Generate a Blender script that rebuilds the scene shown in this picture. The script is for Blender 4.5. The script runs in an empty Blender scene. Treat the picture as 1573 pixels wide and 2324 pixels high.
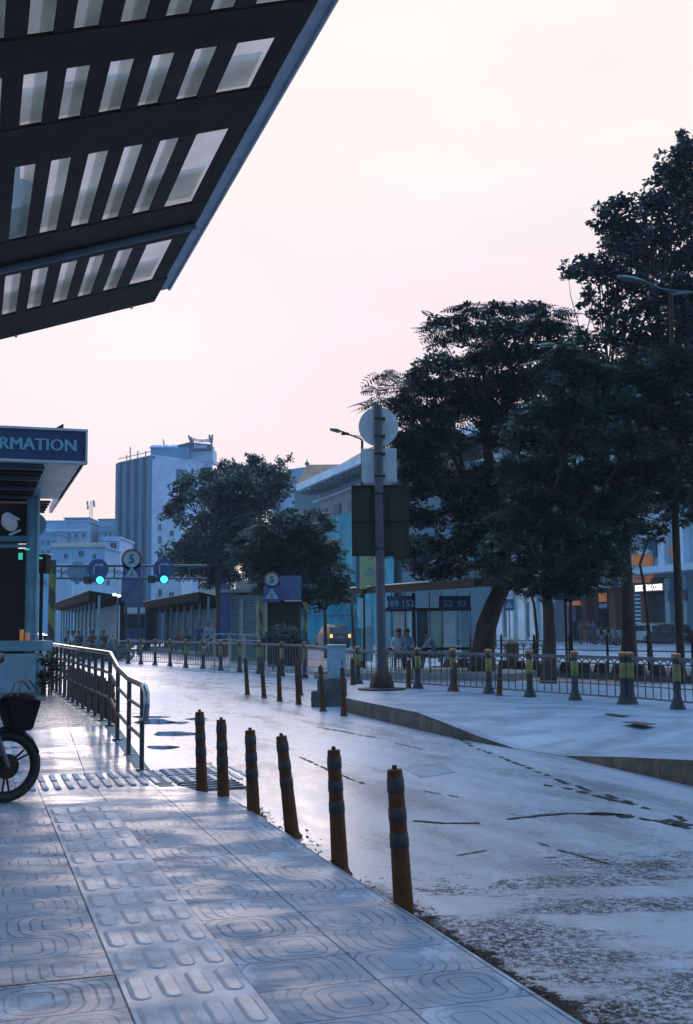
import bpy, bmesh, math, random
import numpy as np
from mathutils import Vector, Matrix
random.seed(7); np.random.seed(7)
C = bpy.context.scene.collection
SC = bpy.context.scene
# ---------------------------------------------------------------- camera
FP, U0, V0, EYE = 2560.0, 786.5, 1161.5, 1.5
PITCH = math.atan((1422-1161.5)/FP); ROLL = math.radians(.5)
_f = Vector((0, math.cos(PITCH), math.sin(PITCH))); _r = Vector((1, 0, 0)); _u = Vector((0, -math.sin(PITCH), math.cos(PITCH)))
CR = _r*math.cos(ROLL) - _u*math.sin(ROLL); CU = _r*math.sin(ROLL) + _u*math.cos(ROLL)
cd = bpy.data.cameras.new('camera'); cam = bpy.data.objects.new('camera', cd); C.objects.link(cam)
m = Matrix((CR, CU, -_f)).transposed().to_4x4(); m.translation = Vector((0, 0, EYE)); cam.matrix_world = m
cd.sensor_fit = 'VERTICAL'; cd.sensor_height = 36; cd.lens = FP/2323*36
cd.clip_end = 3000; cd.clip_start = .05
SC.camera = cam
# ---------------------------------------------------------------- sky and light
SUN_AZ, SUN_EL = -12.0, 12.0            # degrees: west of straight ahead, just above the roofs, behind thin cloud
wd = bpy.data.worlds.new('World'); SC.world = wd; wd.use_nodes = True
nt = wd.node_tree; nt.nodes.clear()
def N(t, nt, **k):
    n = nt.nodes.new(t)
    for a, b in k.items(): setattr(n, a, b)
    return n
def wmath(nt, op, a, b=None, c=None, clamp=False):
    n = nt.nodes.new('ShaderNodeMath'); n.operation = op; n.use_clamp = clamp
    for i, x in enumerate((a, b, c)):
        if x is None: continue
        if isinstance(x, (int, float)): n.inputs[i].default_value = x
        else: nt.links.new(x, n.inputs[i])
    return n.outputs[0]
out = N('ShaderNodeOutputWorld', nt)
tc = N('ShaderNodeTexCoord', nt); sep = N('ShaderNodeSeparateXYZ', nt); nt.links.new(tc.outputs['Generated'], sep.inputs[0])
zz = sep.outputs[2]; yy = sep.outputs[1]; xx = sep.outputs[0]
cr = N('ShaderNodeValToRGB', nt); cr.color_ramp.interpolation = 'EASE'
stops = [(0.0, (.86, .69, .63)), (.06, (.86, .70, .66)), (.14, (.85, .685, .73)), (.27, (.875, .74, .775)), (.42, (.90, .815, .785)), (.54, (.91, .84, .81)), (.64, (.98, 1.12, 1.40)), (.74, (.92, 1.75, 2.85)), (1.0, (.90, 2.0, 3.5))]
e = cr.color_ramp.elements
while len(e) < len(stops): e.new(.5)
for q, (p, c) in zip(e, stops): q.position = p; q.color = (*c, 1)
nt.links.new(wmath(nt, 'MAXIMUM', zz, 0.0), cr.inputs[0])
# soft cloud mottling
mp = N('ShaderNodeMapping', nt); mp.inputs['Scale'].default_value = (1.5, 1.5, 5.0); nt.links.new(tc.outputs['Generated'], mp.inputs[0])
nz = N('ShaderNodeTexNoise', nt); nz.inputs['Scale'].default_value = 2.2; nz.inputs['Detail'].default_value = 5; nt.links.new(mp.outputs[0], nz.inputs['Vector'])
cm = N('ShaderNodeMapRange', nt); cm.inputs[1].default_value = .35; cm.inputs[2].default_value = .7; cm.inputs[3].default_value = .955; cm.inputs[4].default_value = 1.02
nt.links.new(nz.outputs[0], cm.inputs[0])
mx = N('ShaderNodeMix', nt, data_type='RGBA', blend_type='MULTIPLY'); mx.inputs[0].default_value = 1
nt.links.new(cr.outputs[0], mx.inputs[6]); nt.links.new(cm.outputs[0], mx.inputs[7])
# sky away from the sunset (behind the viewer) is dimmer and bluer
bk = N('ShaderNodeMapRange', nt, interpolation_type='SMOOTHSTEP'); bk.inputs[1].default_value = .12; bk.inputs[2].default_value = -.45; bk.inputs[3].default_value = 0; bk.inputs[4].default_value = 1
nt.links.new(yy, bk.inputs[0])
mb = N('ShaderNodeMix', nt, data_type='RGBA'); nt.links.new(bk.outputs[0], mb.inputs[0]); nt.links.new(mx.outputs[2], mb.inputs[6]); mb.inputs[7].default_value = (.24, .50, .84, 1)
bg = N('ShaderNodeBackground', nt); bg.inputs[1].default_value = 1.07; nt.links.new(mb.outputs[2], bg.inputs[0])
sk = N('ShaderNodeTexSky', nt); sk.sky_type = 'NISHITA'; sk.sun_disc = False; sk.sun_elevation = math.radians(SUN_EL); sk.sun_rotation = math.radians(SUN_AZ); sk.air_density = 1.2; sk.dust_density = 1.0; sk.ozone_density = 2
bg2 = N('ShaderNodeBackground', nt); bg2.inputs[1].default_value = .005; nt.links.new(sk.outputs[0], bg2.inputs[0])
ad = N('ShaderNodeAddShader', nt); nt.links.new(bg.outputs[0], ad.inputs[0]); nt.links.new(bg2.outputs[0], ad.inputs[1]); nt.links.new(ad.outputs[0], out.inputs[0])
ld = bpy.data.lights.new('sun', 'SUN'); ld.energy = .6; ld.angle = math.radians(22); ld.color = (1, .83, .78)
lo = bpy.data.objects.new('sun', ld); C.objects.link(lo)
sd = Vector((math.sin(math.radians(SUN_AZ))*math.cos(math.radians(SUN_EL)), math.cos(math.radians(SUN_AZ))*math.cos(math.radians(SUN_EL)), math.sin(math.radians(SUN_EL))))
lo.rotation_euler = sd.to_track_quat('Z', 'Y').to_euler(); lo.location = (0, 0, 40)
SC.view_settings.view_transform = 'Standard'; SC.view_settings.look = 'None'; SC.view_settings.exposure = .13; SC.view_settings.gamma = 1
SC.render.engine = 'CYCLES'
# ---------------------------------------------------------------- helpers
EX = Vector((-.3137, .9495, 0)); TX = Vector((.9495, .3137, 0)); ZX = Vector((0, 0, 1))
SROT = math.atan2(.3137, .9495)        # the street runs along EX, about 18 degrees to the left
def ray(u, v): return _f + CR*((u-U0)/FP) - CU*((v-V0)/FP)
def W(u, v, y):
    d = ray(u, v); return Vector((0, 0, EYE)) + d*(y/d.y)
def G(u, v, z=0.0):
    d = ray(u, v); return Vector((0, 0, EYE)) + d*((z-EYE)/d.z)
def S(s, t, z=0.0): return EX*s + TX*t + ZX*z
def px(n, y): return n*y/FP
class MB:
    def __init__(s): s.v = []; s.f = []; s.m = []; s.M = Matrix.Identity(4); s.mi = 0
    def add(s, vs, fs):
        b = len(s.v); M = s.M
        s.v += [M @ Vector(p) for p in vs]; s.f += [tuple(i+b for i in f) for f in fs]; s.m += [s.mi]*len(fs); return s
    def box(s, c, d, rz=0.0, R=None):
        hx, hy, hz = d[0]/2, d[1]/2, d[2]/2; R = R or Matrix.Rotation(rz, 3, 'Z'); c = Vector(c)
        vs = [c + R @ Vector((x*hx, y*hy, z*hz)) for x in (-1, 1) for y in (-1, 1) for z in (-1, 1)]
        return s.add(vs, [(0, 1, 3, 2), (4, 6, 7, 5), (0, 4, 5, 1), (2, 3, 7, 6), (0, 2, 6, 4), (1, 5, 7, 3)])
    def cyl(s, a, b, r0, r1=None, n=12, cap=True):
        a = Vector(a); b = Vector(b); r1 = r0 if r1 is None else r1
        q = (b-a).to_track_quat('Z', 'Y'); vs = []
        for k in range(n):
            t = 2*math.pi*k/n; d = q @ Vector((math.cos(t), math.sin(t), 0)); vs += [a+d*r0, b+d*r1]
        fs = [(2*k, 2*((k+1) % n), 2*((k+1) % n)+1, 2*k+1) for k in range(n)]
        if cap: fs += [tuple(2*k for k in reversed(range(n))), tuple(2*k+1 for k in range(n))]
        return s.add(vs, fs)
    def tube(s, pts, rs, n=8, closed=False):
        pts = [Vector(p) for p in pts]; rs = rs if isinstance(rs, (list, tuple)) else [rs]*len(pts); L = len(pts); vs = []
        ref = None
        for i, p in enumerate(pts):
            if closed: t = (pts[(i+1) % L]-pts[i-1])
            else: t = pts[min(i+1, L-1)]-pts[max(i-1, 0)]
            t.normalize()
            if ref is None: ref = Vector((0, 0, 1)) if abs(t.z) < .9 else Vector((1, 0, 0))
            x = ref.cross(t); x.normalize(); y = t.cross(x); ref = y if True else ref
            for k in range(n):
                a = 2*math.pi*k/n; vs.append(p + (x*math.cos(a)+y*math.sin(a))*rs[i])
        fs = []
        for i in range(L if closed else L-1):
            j = (i+1) % L
            for k in range(n): fs.append((i*n+k, i*n+(k+1) % n, j*n+(k+1) % n, j*n+k))
        if not closed: fs += [tuple(reversed(range(n))), tuple((L-1)*n+k for k in range(n))]
        return s.add(vs, fs)
    def lathe(s, prof, c=(0, 0, 0), n=20):
        c = Vector(c); vs = []
        for r, z in prof:
            for k in range(n):
                a = 2*math.pi*k/n; vs.append(c+Vector((r*math.cos(a), r*math.sin(a), z)))
        fs = [(i*n+k, i*n+(k+1) % n, (i+1)*n+(k+1) % n, (i+1)*n+k) for i in range(len(prof)-1) for k in range(n)]
        fs += [tuple(reversed(range(n))), tuple((len(prof)-1)*n+k for k in range(n))]
        return s.add(vs, fs)
    def prism(s, poly, d):
        """poly: list of 3-D points of a planar outline, d: extrusion vector"""
        n = len(poly); d = Vector(d); vs = [Vector(p) for p in poly] + [Vector(p)+d for p in poly]
        return s.add(vs, [tuple(reversed(range(n))), tuple(range(n, 2*n))] + [(k, (k+1) % n, (k+1) % n+n, k+n) for k in range(n)])
    def quad(s, a, b, c, d): return s.add([a, b, c, d], [(0, 1, 2, 3)])
    def loft(s, rings, cap=True):
        n = len(rings[0]); vs = [p for r in rings for p in r]
        fs = [(i*n+k, i*n+(k+1) % n, (i+1)*n+(k+1) % n, (i+1)*n+k) for i in range(len(rings)-1) for k in range(n)]
        if cap: fs += [tuple(reversed(range(n))), tuple((len(rings)-1)*n+k for k in range(n))]
        return s.add(vs, fs)
    def ball(s, c, r, n=10, m=7):
        c = Vector(c); r = r if isinstance(r, (tuple, list)) else (r, r, r); rings = []
        for i in range(m+1):
            a = math.pi*i/m; q = max(math.sin(a), .02)
            rings.append([c+Vector((r[0]*q*math.cos(2*math.pi*k/n), r[1]*q*math.sin(2*math.pi*k/n), -r[2]*math.cos(a))) for k in range(n)])
        return s.loft(rings)
    def text(s, txt, size, M, bold=.012, extrude=.004, align='CENTER', sx=1.0):
        cu = bpy.data.curves.new('t', 'FONT'); cu.body = txt; cu.size = size; cu.align_x = align; cu.align_y = 'CENTER'; cu.extrude = extrude; cu.offset = bold; cu.resolution_u = 2
        o = bpy.data.objects.new('t', cu); C.objects.link(o); me = bpy.data.meshes.new_from_object(o)
        vs = [M @ Vector((p.co.x*sx, p.co.y, p.co.z)) for p in me.vertices]; fs = [tuple(p.vertices) for p in me.polygons]
        s.add(vs, fs); bpy.data.objects.remove(o); bpy.data.curves.remove(cu); bpy.data.meshes.remove(me); return s
    def build(s, name, mat, parent=None, smooth=False, bevel=0, local=False):
        off = Vector((0, 0, 0))
        if parent is not None and not local:
            q = parent
            while q is not None: off += q.location; q = q.parent
        me = bpy.data.meshes.new(name)
        me.from_pydata([(p.x-off.x, p.y-off.y, p.z-off.z) for p in s.v], [], s.f)
        for x in (mat if isinstance(mat, (list, tuple)) else [mat]): me.materials.append(x)
        if any(s.m): me.polygons.foreach_set('material_index', s.m)
        bm = bmesh.new(); bm.from_mesh(me); bmesh.ops.recalc_face_normals(bm, faces=bm.faces)
        if bevel: bmesh.ops.bevel(bm, geom=[e for e in bm.edges if len(e.link_faces) == 2 and e.calc_face_angle(0) > .6], offset=bevel, segments=2, affect='EDGES', clamp_overlap=True)
        bm.to_mesh(me); bm.free()
        if smooth:
            for p in me.polygons: p.use_smooth = True
            me.set_sharp_from_angle(angle=math.radians(40))
        o = bpy.data.objects.new(name, me); C.objects.link(o)
        if parent is not None: o.parent = parent
        return o
def tag(o, label=None, cat=None, group=None, kind=None):
    if label: o['label'] = label
    if cat: o['category'] = cat
    if group: o['group'] = group
    if kind: o['kind'] = kind
    return o
def thing(name, label, cat, loc, group=None, rz=0.0):
    o = bpy.data.objects.new(name, None); C.objects.link(o); o.location = loc; o.rotation_euler.z = rz; o.empty_display_size = .2
    return tag(o, label, cat, group)
def copy_tree(o, parent=None):
    c = o.copy(); C.objects.link(c); c.parent = parent
    for ch in list(o.children): copy_tree(ch, c)
    return c
ORD = ['nearest', 'second', 'third', 'fourth', 'fifth', 'sixth', 'seventh', 'eighth', 'ninth', 'tenth', 'eleventh', 'twelfth', 'thirteenth', 'fourteenth', 'fifteenth', 'sixteenth', 'seventeenth', 'eighteenth', 'nineteenth', 'twentieth', 'twenty-first', 'twenty-second', 'twenty-third', 'twenty-fourth', 'twenty-fifth']
def struct(o): o['kind'] = 'structure'; return o
# ---------------------------------------------------------------- materials
def mat(name, col, rough=.6, metal=0.0, var=.12, scale=3.0, bump=0.0, bscale=40, spec=.5, col2=None, emit=0.0, coat=0.0, dirt=None, stretch=(1, 1, 1)):
    m = bpy.data.materials.new(name); m.use_nodes = True; nt = m.node_tree; b = nt.nodes['Principled BSDF']
    b.inputs['Roughness'].default_value = rough; b.inputs['Metallic'].default_value = metal; b.inputs['Specular IOR Level'].default_value = spec; b.inputs['Coat Weight'].default_value = coat
    tc = N('ShaderNodeTexCoord', nt); mp = N('ShaderNodeMapping', nt); mp.inputs['Scale'].default_value = stretch; nt.links.new(tc.outputs['Object'], mp.inputs[0])
    nz = N('ShaderNodeTexNoise', nt); nz.inputs['Scale'].default_value = scale; nz.inputs['Detail'].default_value = 6; nz.inputs['Roughness'].default_value = .65; nt.links.new(mp.outputs[0], nz.inputs['Vector'])
    mr = N('ShaderNodeMapRange', nt); mr.inputs[1].default_value = .3; mr.inputs[2].default_value = .7; nt.links.new(nz.outputs[0], mr.inputs[0])
    mx = N('ShaderNodeMix', nt, data_type='RGBA'); c2 = col2 or tuple(c*(1-var*2) for c in col)
    mx.inputs[6].default_value = (*[min(1, c*(1+(var if not col2 else 0))) for c in col], 1); mx.inputs[7].default_value = (*c2, 1)
    nt.links.new(mr.outputs[0], mx.inputs[0]); nt.links.new(mx.outputs[2], b.inputs['Base Color'])
    mr2 = N('ShaderNodeMapRange', nt); mr2.inputs[3].default_value = max(.02, rough-.08); mr2.inputs[4].default_value = min(1, rough+.12); nt.links.new(nz.outputs[0], mr2.inputs[0]); nt.links.new(mr2.outputs[0], b.inputs['Roughness'])
    if bump:
        n2 = N('ShaderNodeTexNoise', nt); n2.inputs['Scale'].default_value = bscale; n2.inputs['Detail'].default_value = 4; nt.links.new(mp.outputs[0], n2.inputs['Vector'])
        bp = N('ShaderNodeBump', nt); bp.inputs['Strength'].default_value = bump; bp.inputs['Distance'].default_value = .02; nt.links.new(n2.outputs[0], bp.inputs['Height']); nt.links.new(bp.outputs[0], b.inputs['Normal'])
    if emit: b.inputs['Emission Color'].default_value = (*col, 1); b.inputs['Emission Strength'].default_value = emit
    return m
M = {}
M['steel_dark'] = mat('dark_painted_steel', (.030, .013, .006), .65, spec=.25, bump=.1)
M['steel_brown'] = mat('brown_painted_steel', (.030, .017, .011), .6, spec=.25)
M['steel_blue'] = mat('blue_grey_paint', (.14, .25, .30), .45, var=.18)
M['steel_grey'] = mat('grey_galvanised_steel', (.070, .078, .092), .5, .0, var=.2)
M['stainless'] = mat('stainless_steel', (.27, .27, .29), .2, 1.0, var=.1)
M['fascia'] = mat('pale_metal_fascia', (.40, .39, .40), .6, .0)
M['navy'] = mat('navy_sign_face', (.018, .026, .085), .45, var=.1)
M['letter_teal'] = mat('teal_grey_lettering', (.13, .29, .36), .5)
M['white'] = mat('white_paint', (.62, .64, .66), .5)
M['letter_white'] = mat('white_lettering', (.55, .60, .62), .5, var=.02)
M['black'] = mat('black_plastic', (.018, .018, .02), .4)
M['rubber'] = mat('rubber', (.018, .016, .016), .75, bump=.2)
M['concrete'] = mat('concrete', (.20, .20, .19), .75, bump=.4, scale=2.2, var=.3)
M['concrete_dark'] = mat('dirty_concrete', (.10, .095, .082), .8, bump=.5, scale=1.6, var=.35)
M['kerb'] = mat('stained_kerb_stone', (.115, .105, .085), .8, bump=.5, scale=3, col2=(.035, .038, .03), stretch=(1, 1, .4))
M['orange'] = mat('faded_orange_rubber', (.088, .030, .009), .7, spec=.2, var=.2, scale=9, bump=.12, bscale=60)
M['orange_cap'] = mat('orange_post_cap', (.24, .09, .025), .5)
M['band_grey'] = mat('grey_reflective_band', (.025, .022, .024), .65, scale=12, var=.25)
M['yellow'] = mat('weathered_yellow_paint', (.17, .155, .035), .6, scale=8, var=.3)
M['stripe_yellow'] = mat('dull_yellow_band', (.13, .13, .035), .6)
M['brown_band'] = mat('dark_brown_band', (.035, .025, .018), .6)
M['bark'] = mat('bark', (.050, .030, .020), .9, bump=.8, bscale=14, scale=4, var=.3)
M['glass'] = mat('dark_window_glass', (.03, .045, .06), .08, spec=.6)
M['red_brown'] = mat('red_brown_cladding', (.13, .045, .022), .55)
M['skin'] = mat('skin', (.16, .09, .06), .6)
M['hair'] = mat('black_hair', (.012, .01, .01), .6)
def clothm(n, c): return mat(n, c, .8, bump=.2)
M['shirt_blue'] = clothm('dark_blue_cloth', (.03, .035, .13)); M['shirt_pale'] = clothm('pale_grey_cloth', (.16, .20, .26)); M['shirt_dark'] = clothm('dark_cloth', (.035, .03, .035)); M['trouser'] = clothm('dark_trousers', (.03, .03, .04)); M['shirt_maroon'] = clothm('maroon_cloth', (.12, .04, .03)); M['shirt_white'] = clothm('white_cloth', (.30, .34, .38))
def glow(name, col, s):
    m = bpy.data.materials.new(name); m.use_nodes = True; nt = m.node_tree; b = nt.nodes['Principled BSDF']; b.inputs['Base Color'].default_value = (*col, 1)
    b.inputs['Emission Color'].default_value = (*col, 1); b.inputs['Emission Strength'].default_value = s; b.inputs['Roughness'].default_value = .3
    return m
M['green_lamp'] = glow('green_signal_light', (.08, .95, .72), 1.2)
M['green_led'] = glow('green_led', (.05, .6, .42), .6)
M['tail_lamp'] = glow('amber_tail_light', (1.0, .42, .07), 1.6)
M['sign_glow'] = glow('lit_white_letters', (1.0, .90, .86), 1.3)
M['lamp_white'] = glow('lit_white_lamp', (1.0, .93, .86), 1.2)
M['strip_lamp'] = mat('pale_roof_edge_trim', (.75, .66, .58), .35)
def stuv(nt):
    g = N('ShaderNodeNewGeometry', nt)
    def dot(v):
        n = N('ShaderNodeVectorMath', nt, operation='DOT_PRODUCT'); nt.links.new(g.outputs['Position'], n.inputs[0]); n.inputs[1].default_value = v; return n.outputs['Value']
    return dot(EX), dot(TX), g.outputs['Position']
def noise(nt, vec, scale, detail=5, rough=.6, sc=(1, 1, 1), rot=0.0):
    mp = N('ShaderNodeMapping', nt); mp.inputs['Scale'].default_value = sc; mp.inputs['Rotation'].default_value = (0, 0, rot); nt.links.new(vec, mp.inputs[0])
    n = N('ShaderNodeTexNoise', nt); n.inputs['Scale'].default_value = scale; n.inputs['Detail'].default_value = detail; n.inputs['Roughness'].default_value = rough; nt.links.new(mp.outputs[0], n.inputs['Vector']); return n.outputs[0]
def smooth(nt, x, a, b, lo=0.0, hi=1.0):
    n = N('ShaderNodeMapRange', nt, interpolation_type='SMOOTHSTEP'); n.inputs[1].default_value = a; n.inputs[2].default_value = b; n.inputs[3].default_value = lo; n.inputs[4].default_value = hi; nt.links.new(x, n.inputs[0]); return n.outputs[0]
def mixc(nt, f, a, b):
    n = N('ShaderNodeMix', nt, data_type='RGBA'); nt.links.new(f, n.inputs[0])
    for i, c in ((6, a), (7, b)):
        if isinstance(c, tuple): n.inputs[i].default_value = (*c, 1)
        else: nt.links.new(c, n.inputs[i])
    return n.outputs[2]
def ground_mat(name, kind):
    m = bpy.data.materials.new(name); m.use_nodes = True; nt = m.node_tree; b = nt.nodes['Principled BSDF']
    s, t, pos = stuv(nt); mm = lambda *a, **k: wmath(nt, *a, **k)
    if kind == 'tiles':
        tp, sp = .526, .405
        ct = mm('SUBTRACT', mm('FLOORED_MODULO', mm('SUBTRACT', t, .096), tp), tp/2)
        cs = mm('SUBTRACT', mm('FLOORED_MODULO', mm('SUBTRACT', s, .255), sp), sp/2)
        at = mm('ABSOLUTE', ct); as_ = mm('ABSOLUTE', cs)
        # tile joints
        jt = smooth(nt, mm('SUBTRACT', tp/2, at), .002, .006, 1, 0); js = smooth(nt, mm('SUBTRACT', sp/2, as_), .0015, .005, 1, 0)
        joint = mm('MAXIMUM', jt, js)
        # moulded racetrack grooves nested round the tile centre, joined by straight bars; every second tile is turned
        par = mm('FLOORED_MODULO', mm('FLOOR', mm('DIVIDE', mm('SUBTRACT', s, .255), sp)), 2.0)
        ct2 = mm('ADD', ct, mm('MULTIPLY', mm('SUBTRACT', par, .5), .16))
        ds = mm('MAXIMUM', mm('SUBTRACT', mm('ABSOLUTE', cs), .07), 0.0)
        dt = mm('MAXIMUM', mm('SUBTRACT', mm('ABSOLUTE', ct2), .03), 0.0)
        d = mm('SQRT', mm('ADD', mm('MULTIPLY', ds, ds), mm('MULTIPLY', dt, dt)))
        q = mm('ABSOLUTE', mm('SUBTRACT', mm('FLOORED_MODULO', mm('ADD', d, .02), .058), .029))
        groove = smooth(nt, q, .0205, .0265)
        qs = mm('ABSOLUTE', mm('SUBTRACT', mm('FLOORED_MODULO', mm('ADD', cs, .2025), .0675), .03375))
        fine = mm('MULTIPLY', smooth(nt, qs, .0285, .0325), .28)
        wear = smooth(nt, noise(nt, pos, 2.3, 6), .32, .62, .08, 1)
        g2 = mm('MULTIPLY', mm('MAXIMUM', groove, fine), wear)
        plainz = smooth(nt, s, 9.0, 11.5, 1, .35)
        g2 = mm('MULTIPLY', g2, plainz)
        line = mm('MAXIMUM', mm('MULTIPLY', joint, .98), mm('MULTIPLY', g2, .66))
        base = mixc(nt, smooth(nt, noise(nt, pos, 1.1, 7, .7, (1, 1.6, 1)), .3, .7), (.088, .140, .21), (.15, .208, .29))
        wn = N('ShaderNodeTexWhiteNoise', nt); cv = N('ShaderNodeCombineXYZ', nt); nt.links.new(mm('FLOOR', mm('DIVIDE', mm('SUBTRACT', t, .096), tp)), cv.inputs[0]); nt.links.new(mm('FLOOR', mm('DIVIDE', mm('SUBTRACT', s, .255), sp)), cv.inputs[1]); nt.links.new(cv.outputs[0], wn.inputs['Vector'])
        base = mixc(nt, mm('MULTIPLY', wn.outputs['Value'], .45), base, (.09, .125, .17))
        lp = smooth(nt, noise(nt, pos, 2.6, 5, .55, (1.2, .7, 1), .3), .56, .66)
        base = mixc(nt, mm('MULTIPLY', lp, .5), base, (.36, .40, .50))
        base = mixc(nt, mm('MULTIPLY', smooth(nt, noise(nt, pos, 7, 5), .58, .75), .5), base, (.12, .135, .17))
        base = mixc(nt, mm('MULTIPLY', line, .95), base, (.020, .035, .05))
        wet = smooth(nt, noise(nt, pos, 1.7, 6, .65, (.8, 1.3, 1)), .42, .60)
        far = smooth(nt, s, 8.0, 12.5)
        base = mixc(nt, mm('MULTIPLY', mm('MULTIPLY', wet, .45), mm('SUBTRACT', 1.0, mm('MULTIPLY', lp, .8))), base, (.085, .125, .175)); nt.links.new(mm('MULTIPLY', mm('ADD', mm('MULTIPLY', wet, .4), mm('MULTIPLY', far, .55)), mm('SUBTRACT', 1.0, line)), b.inputs['Coat Weight']); nt.links.new(mm('SUBTRACT', .6, mm('MULTIPLY', line, .5)), b.inputs['Specular IOR Level']); nt.links.new(mm('SUBTRACT', .44, mm('MULTIPLY', far, .30)), b.inputs['Coat Roughness']); r = mm('SUBTRACT', .70, mm('MULTIPLY', wet, .24)); r = mm('SUBTRACT', r, mm('MULTIPLY', mm('MULTIPLY', far, wet), .24)); r = mm('SUBTRACT', r, mm('MULTIPLY', far, .06))
        h = mm('ADD', mm('MULTIPLY', line, -1.0), mm('ADD', mm('MULTIPLY', noise(nt, pos, 60, 4, .8), .5), mm('MULTIPLY', noise(nt, pos, 3, 4), .8))); dist = .006; bstr = .75
    elif kind == 'tactile':
        base = mixc(nt, smooth(nt, noise(nt, pos, 5, 6), .35, .65), (.11, .16, .225), (.22, .27, .345))
        r = smooth(nt, noise(nt, pos, 2, 4), .4, .6, .62, .45); h = noise(nt, pos, 70, 3); dist = .004; bstr = .4
    elif kind == 'bars':
        base = mixc(nt, smooth(nt, noise(nt, pos, 6, 6), .35, .6), (.10, .15, .21), (.175, .23, .30))
        r = smooth(nt, noise(nt, pos, 2, 4), .4, .6, .60, .42); h = noise(nt, pos, 80, 3); dist = .003; bstr = .4
    elif kind == 'road':
        cv = N('ShaderNodeCombineXYZ', nt); nt.links.new(t, cv.inputs[0]); nt.links.new(s, cv.inputs[1]); uv = cv.outputs[0]; big = noise(nt, uv, .45, 5, .6, (1.3, .28, 1)); midn = noise(nt, uv, 1.5, 10, .70, (1.3, .42, 1)); finen = noise(nt, pos, 30, 6, .85); spk = noise(nt, pos, 75, 3, .8)
        wet = mm('ADD', mm('MULTIPLY', big, .75), mm('MULTIPLY', midn, .75)); wet = mm('ADD', wet, mm('MULTIPLY', mm('SUBTRACT', finen, .5), .22)); wetm = smooth(nt, wet, .58, .98)
        base = mixc(nt, smooth(nt, midn, .25, .75), (.145, .195, .275), (.235, .275, .375))
        base = mixc(nt, mm('MULTIPLY', wetm, mm('SUBTRACT', .62, mm('MULTIPLY', smooth(nt, s, 8, 15), .35))), base, (.075, .105, .14))
        base = mixc(nt, smooth(nt, finen, .42, .62, 0, .6), base, (.085, .11, .14)); rk = noise(nt, uv, 3.0, 9, .75, (1.5, .35, 1)); base = mixc(nt, smooth(nt, rk, .50, .68, 0, .4), base, (.36, .39, .47))
        base = mixc(nt, smooth(nt, spk, .62, .74, 0, .3), base, (.36, .40, .45))
        # broad rough dark areas in the near lane, and silt along the gutter
        streak = noise(nt, pos, 2.4, 12, .80, (.75, 1.5, 1), -.15); zone = smooth(nt, mm('ADD', s, mm('MULTIPLY', mm('SUBTRACT', t, 3.0), -.35)), 8.4, 5.6); band = smooth(nt, noise(nt, pos, 1.5, 9, .7, (.55, 1.7, 1), -.2), .55, .64)
        lim = mm('SUBTRACT', .70, mm('MULTIPLY', zone, .31)); lim = mm('ADD', lim, mm('MULTIPLY', mm('SUBTRACT', .5, finen), .55))
        st = smooth(nt, mm('SUBTRACT', streak, lim), -.01, .06); lo = smooth(nt, noise(nt, pos, 1.1, 4), .40, .62, .25, 1)
        st = mm('MAXIMUM', st, mm('MULTIPLY', mm('MULTIPLY', band, zone), smooth(nt, mm('ADD', finen, mm('MULTIPLY', streak, .5)), .62, .74))); st = mm('MULTIPLY', st, smooth(nt, noise(nt, pos, .95, 6, .62, (.55, 1.5, 1), -.2), .42, .54, .0, 1)); st = mm('MULTIPLY', st, mm('ADD', mm('MULTIPLY', smooth(nt, finen, .44, .53), .8), mm('MULTIPLY', lo, .2)))
        gut = smooth(nt, mm('ADD', mm('MULTIPLY', mm('SUBTRACT', 2.50, t), 1.2), mm('MULTIPLY', mm('SUBTRACT', noise(nt, pos, 4, 9, .8), .5), 1.0)), .02, .08); gut = mm('MULTIPLY', gut, smooth(nt, mm('ADD', s, mm('MULTIPLY', noise(nt, pos, 2, 3), 1.5)), 7.9, 7.3))
        dk = mm('MAXIMUM', st, gut)
        base = mixc(nt, dk, base, (.014, .013, .013))
        nt.links.new(mm('SUBTRACT', 1.0, mm('MULTIPLY', dk, .97)), b.inputs['Coat Weight']); nt.links.new(mm('SUBTRACT', .6, mm('MULTIPLY', dk, .56)), b.inputs['Specular IOR Level'])
        r = mm('SUBTRACT', .60, mm('MULTIPLY', wetm, .28)); r = mm('ADD', r, mm('MULTIPLY', dk, .25))
        nt.links.new(mm('SUBTRACT', .38, mm('MULTIPLY', wetm, .20)), b.inputs['Coat Roughness'])
        h = mm('ADD', mm('MULTIPLY', finen, .9), mm('ADD', mm('MULTIPLY', midn, 1.2), mm('MULTIPLY', spk, .25))); dist = .012; bstr = .75
    elif kind == 'island':
        qs = mm('ABSOLUTE', mm('SUBTRACT', mm('FLOORED_MODULO', s, .4), .2)); qt = mm('ABSOLUTE', mm('SUBTRACT', mm('FLOORED_MODULO', t, .4), .2))
        j = mm('MAXIMUM', smooth(nt, qs, .192, .197), smooth(nt, qt, .192, .197))
        base = mixc(nt, smooth(nt, noise(nt, pos, .9, 6, .65), .3, .7), (.13, .175, .245), (.20, .245, .325))
        base = mixc(nt, mm('MULTIPLY', j, .85), base, (.06, .07, .09)); base = mixc(nt, smooth(nt, noise(nt, pos, 14, 6, .8), .5, .7, 0, .45), base, (.10, .12, .15))
        base = mixc(nt, mm('MULTIPLY', smooth(nt, noise(nt, pos, 3.5, 7, .75), .55, .7), .6), base, (.12, .135, .16))
        r = smooth(nt, noise(nt, pos, 1.2, 5), .4, .6, .5, .3); h = mm('SUBTRACT', noise(nt, pos, 40, 4), j); dist = .005; bstr = .5
    elif kind == 'kerb':
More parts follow.
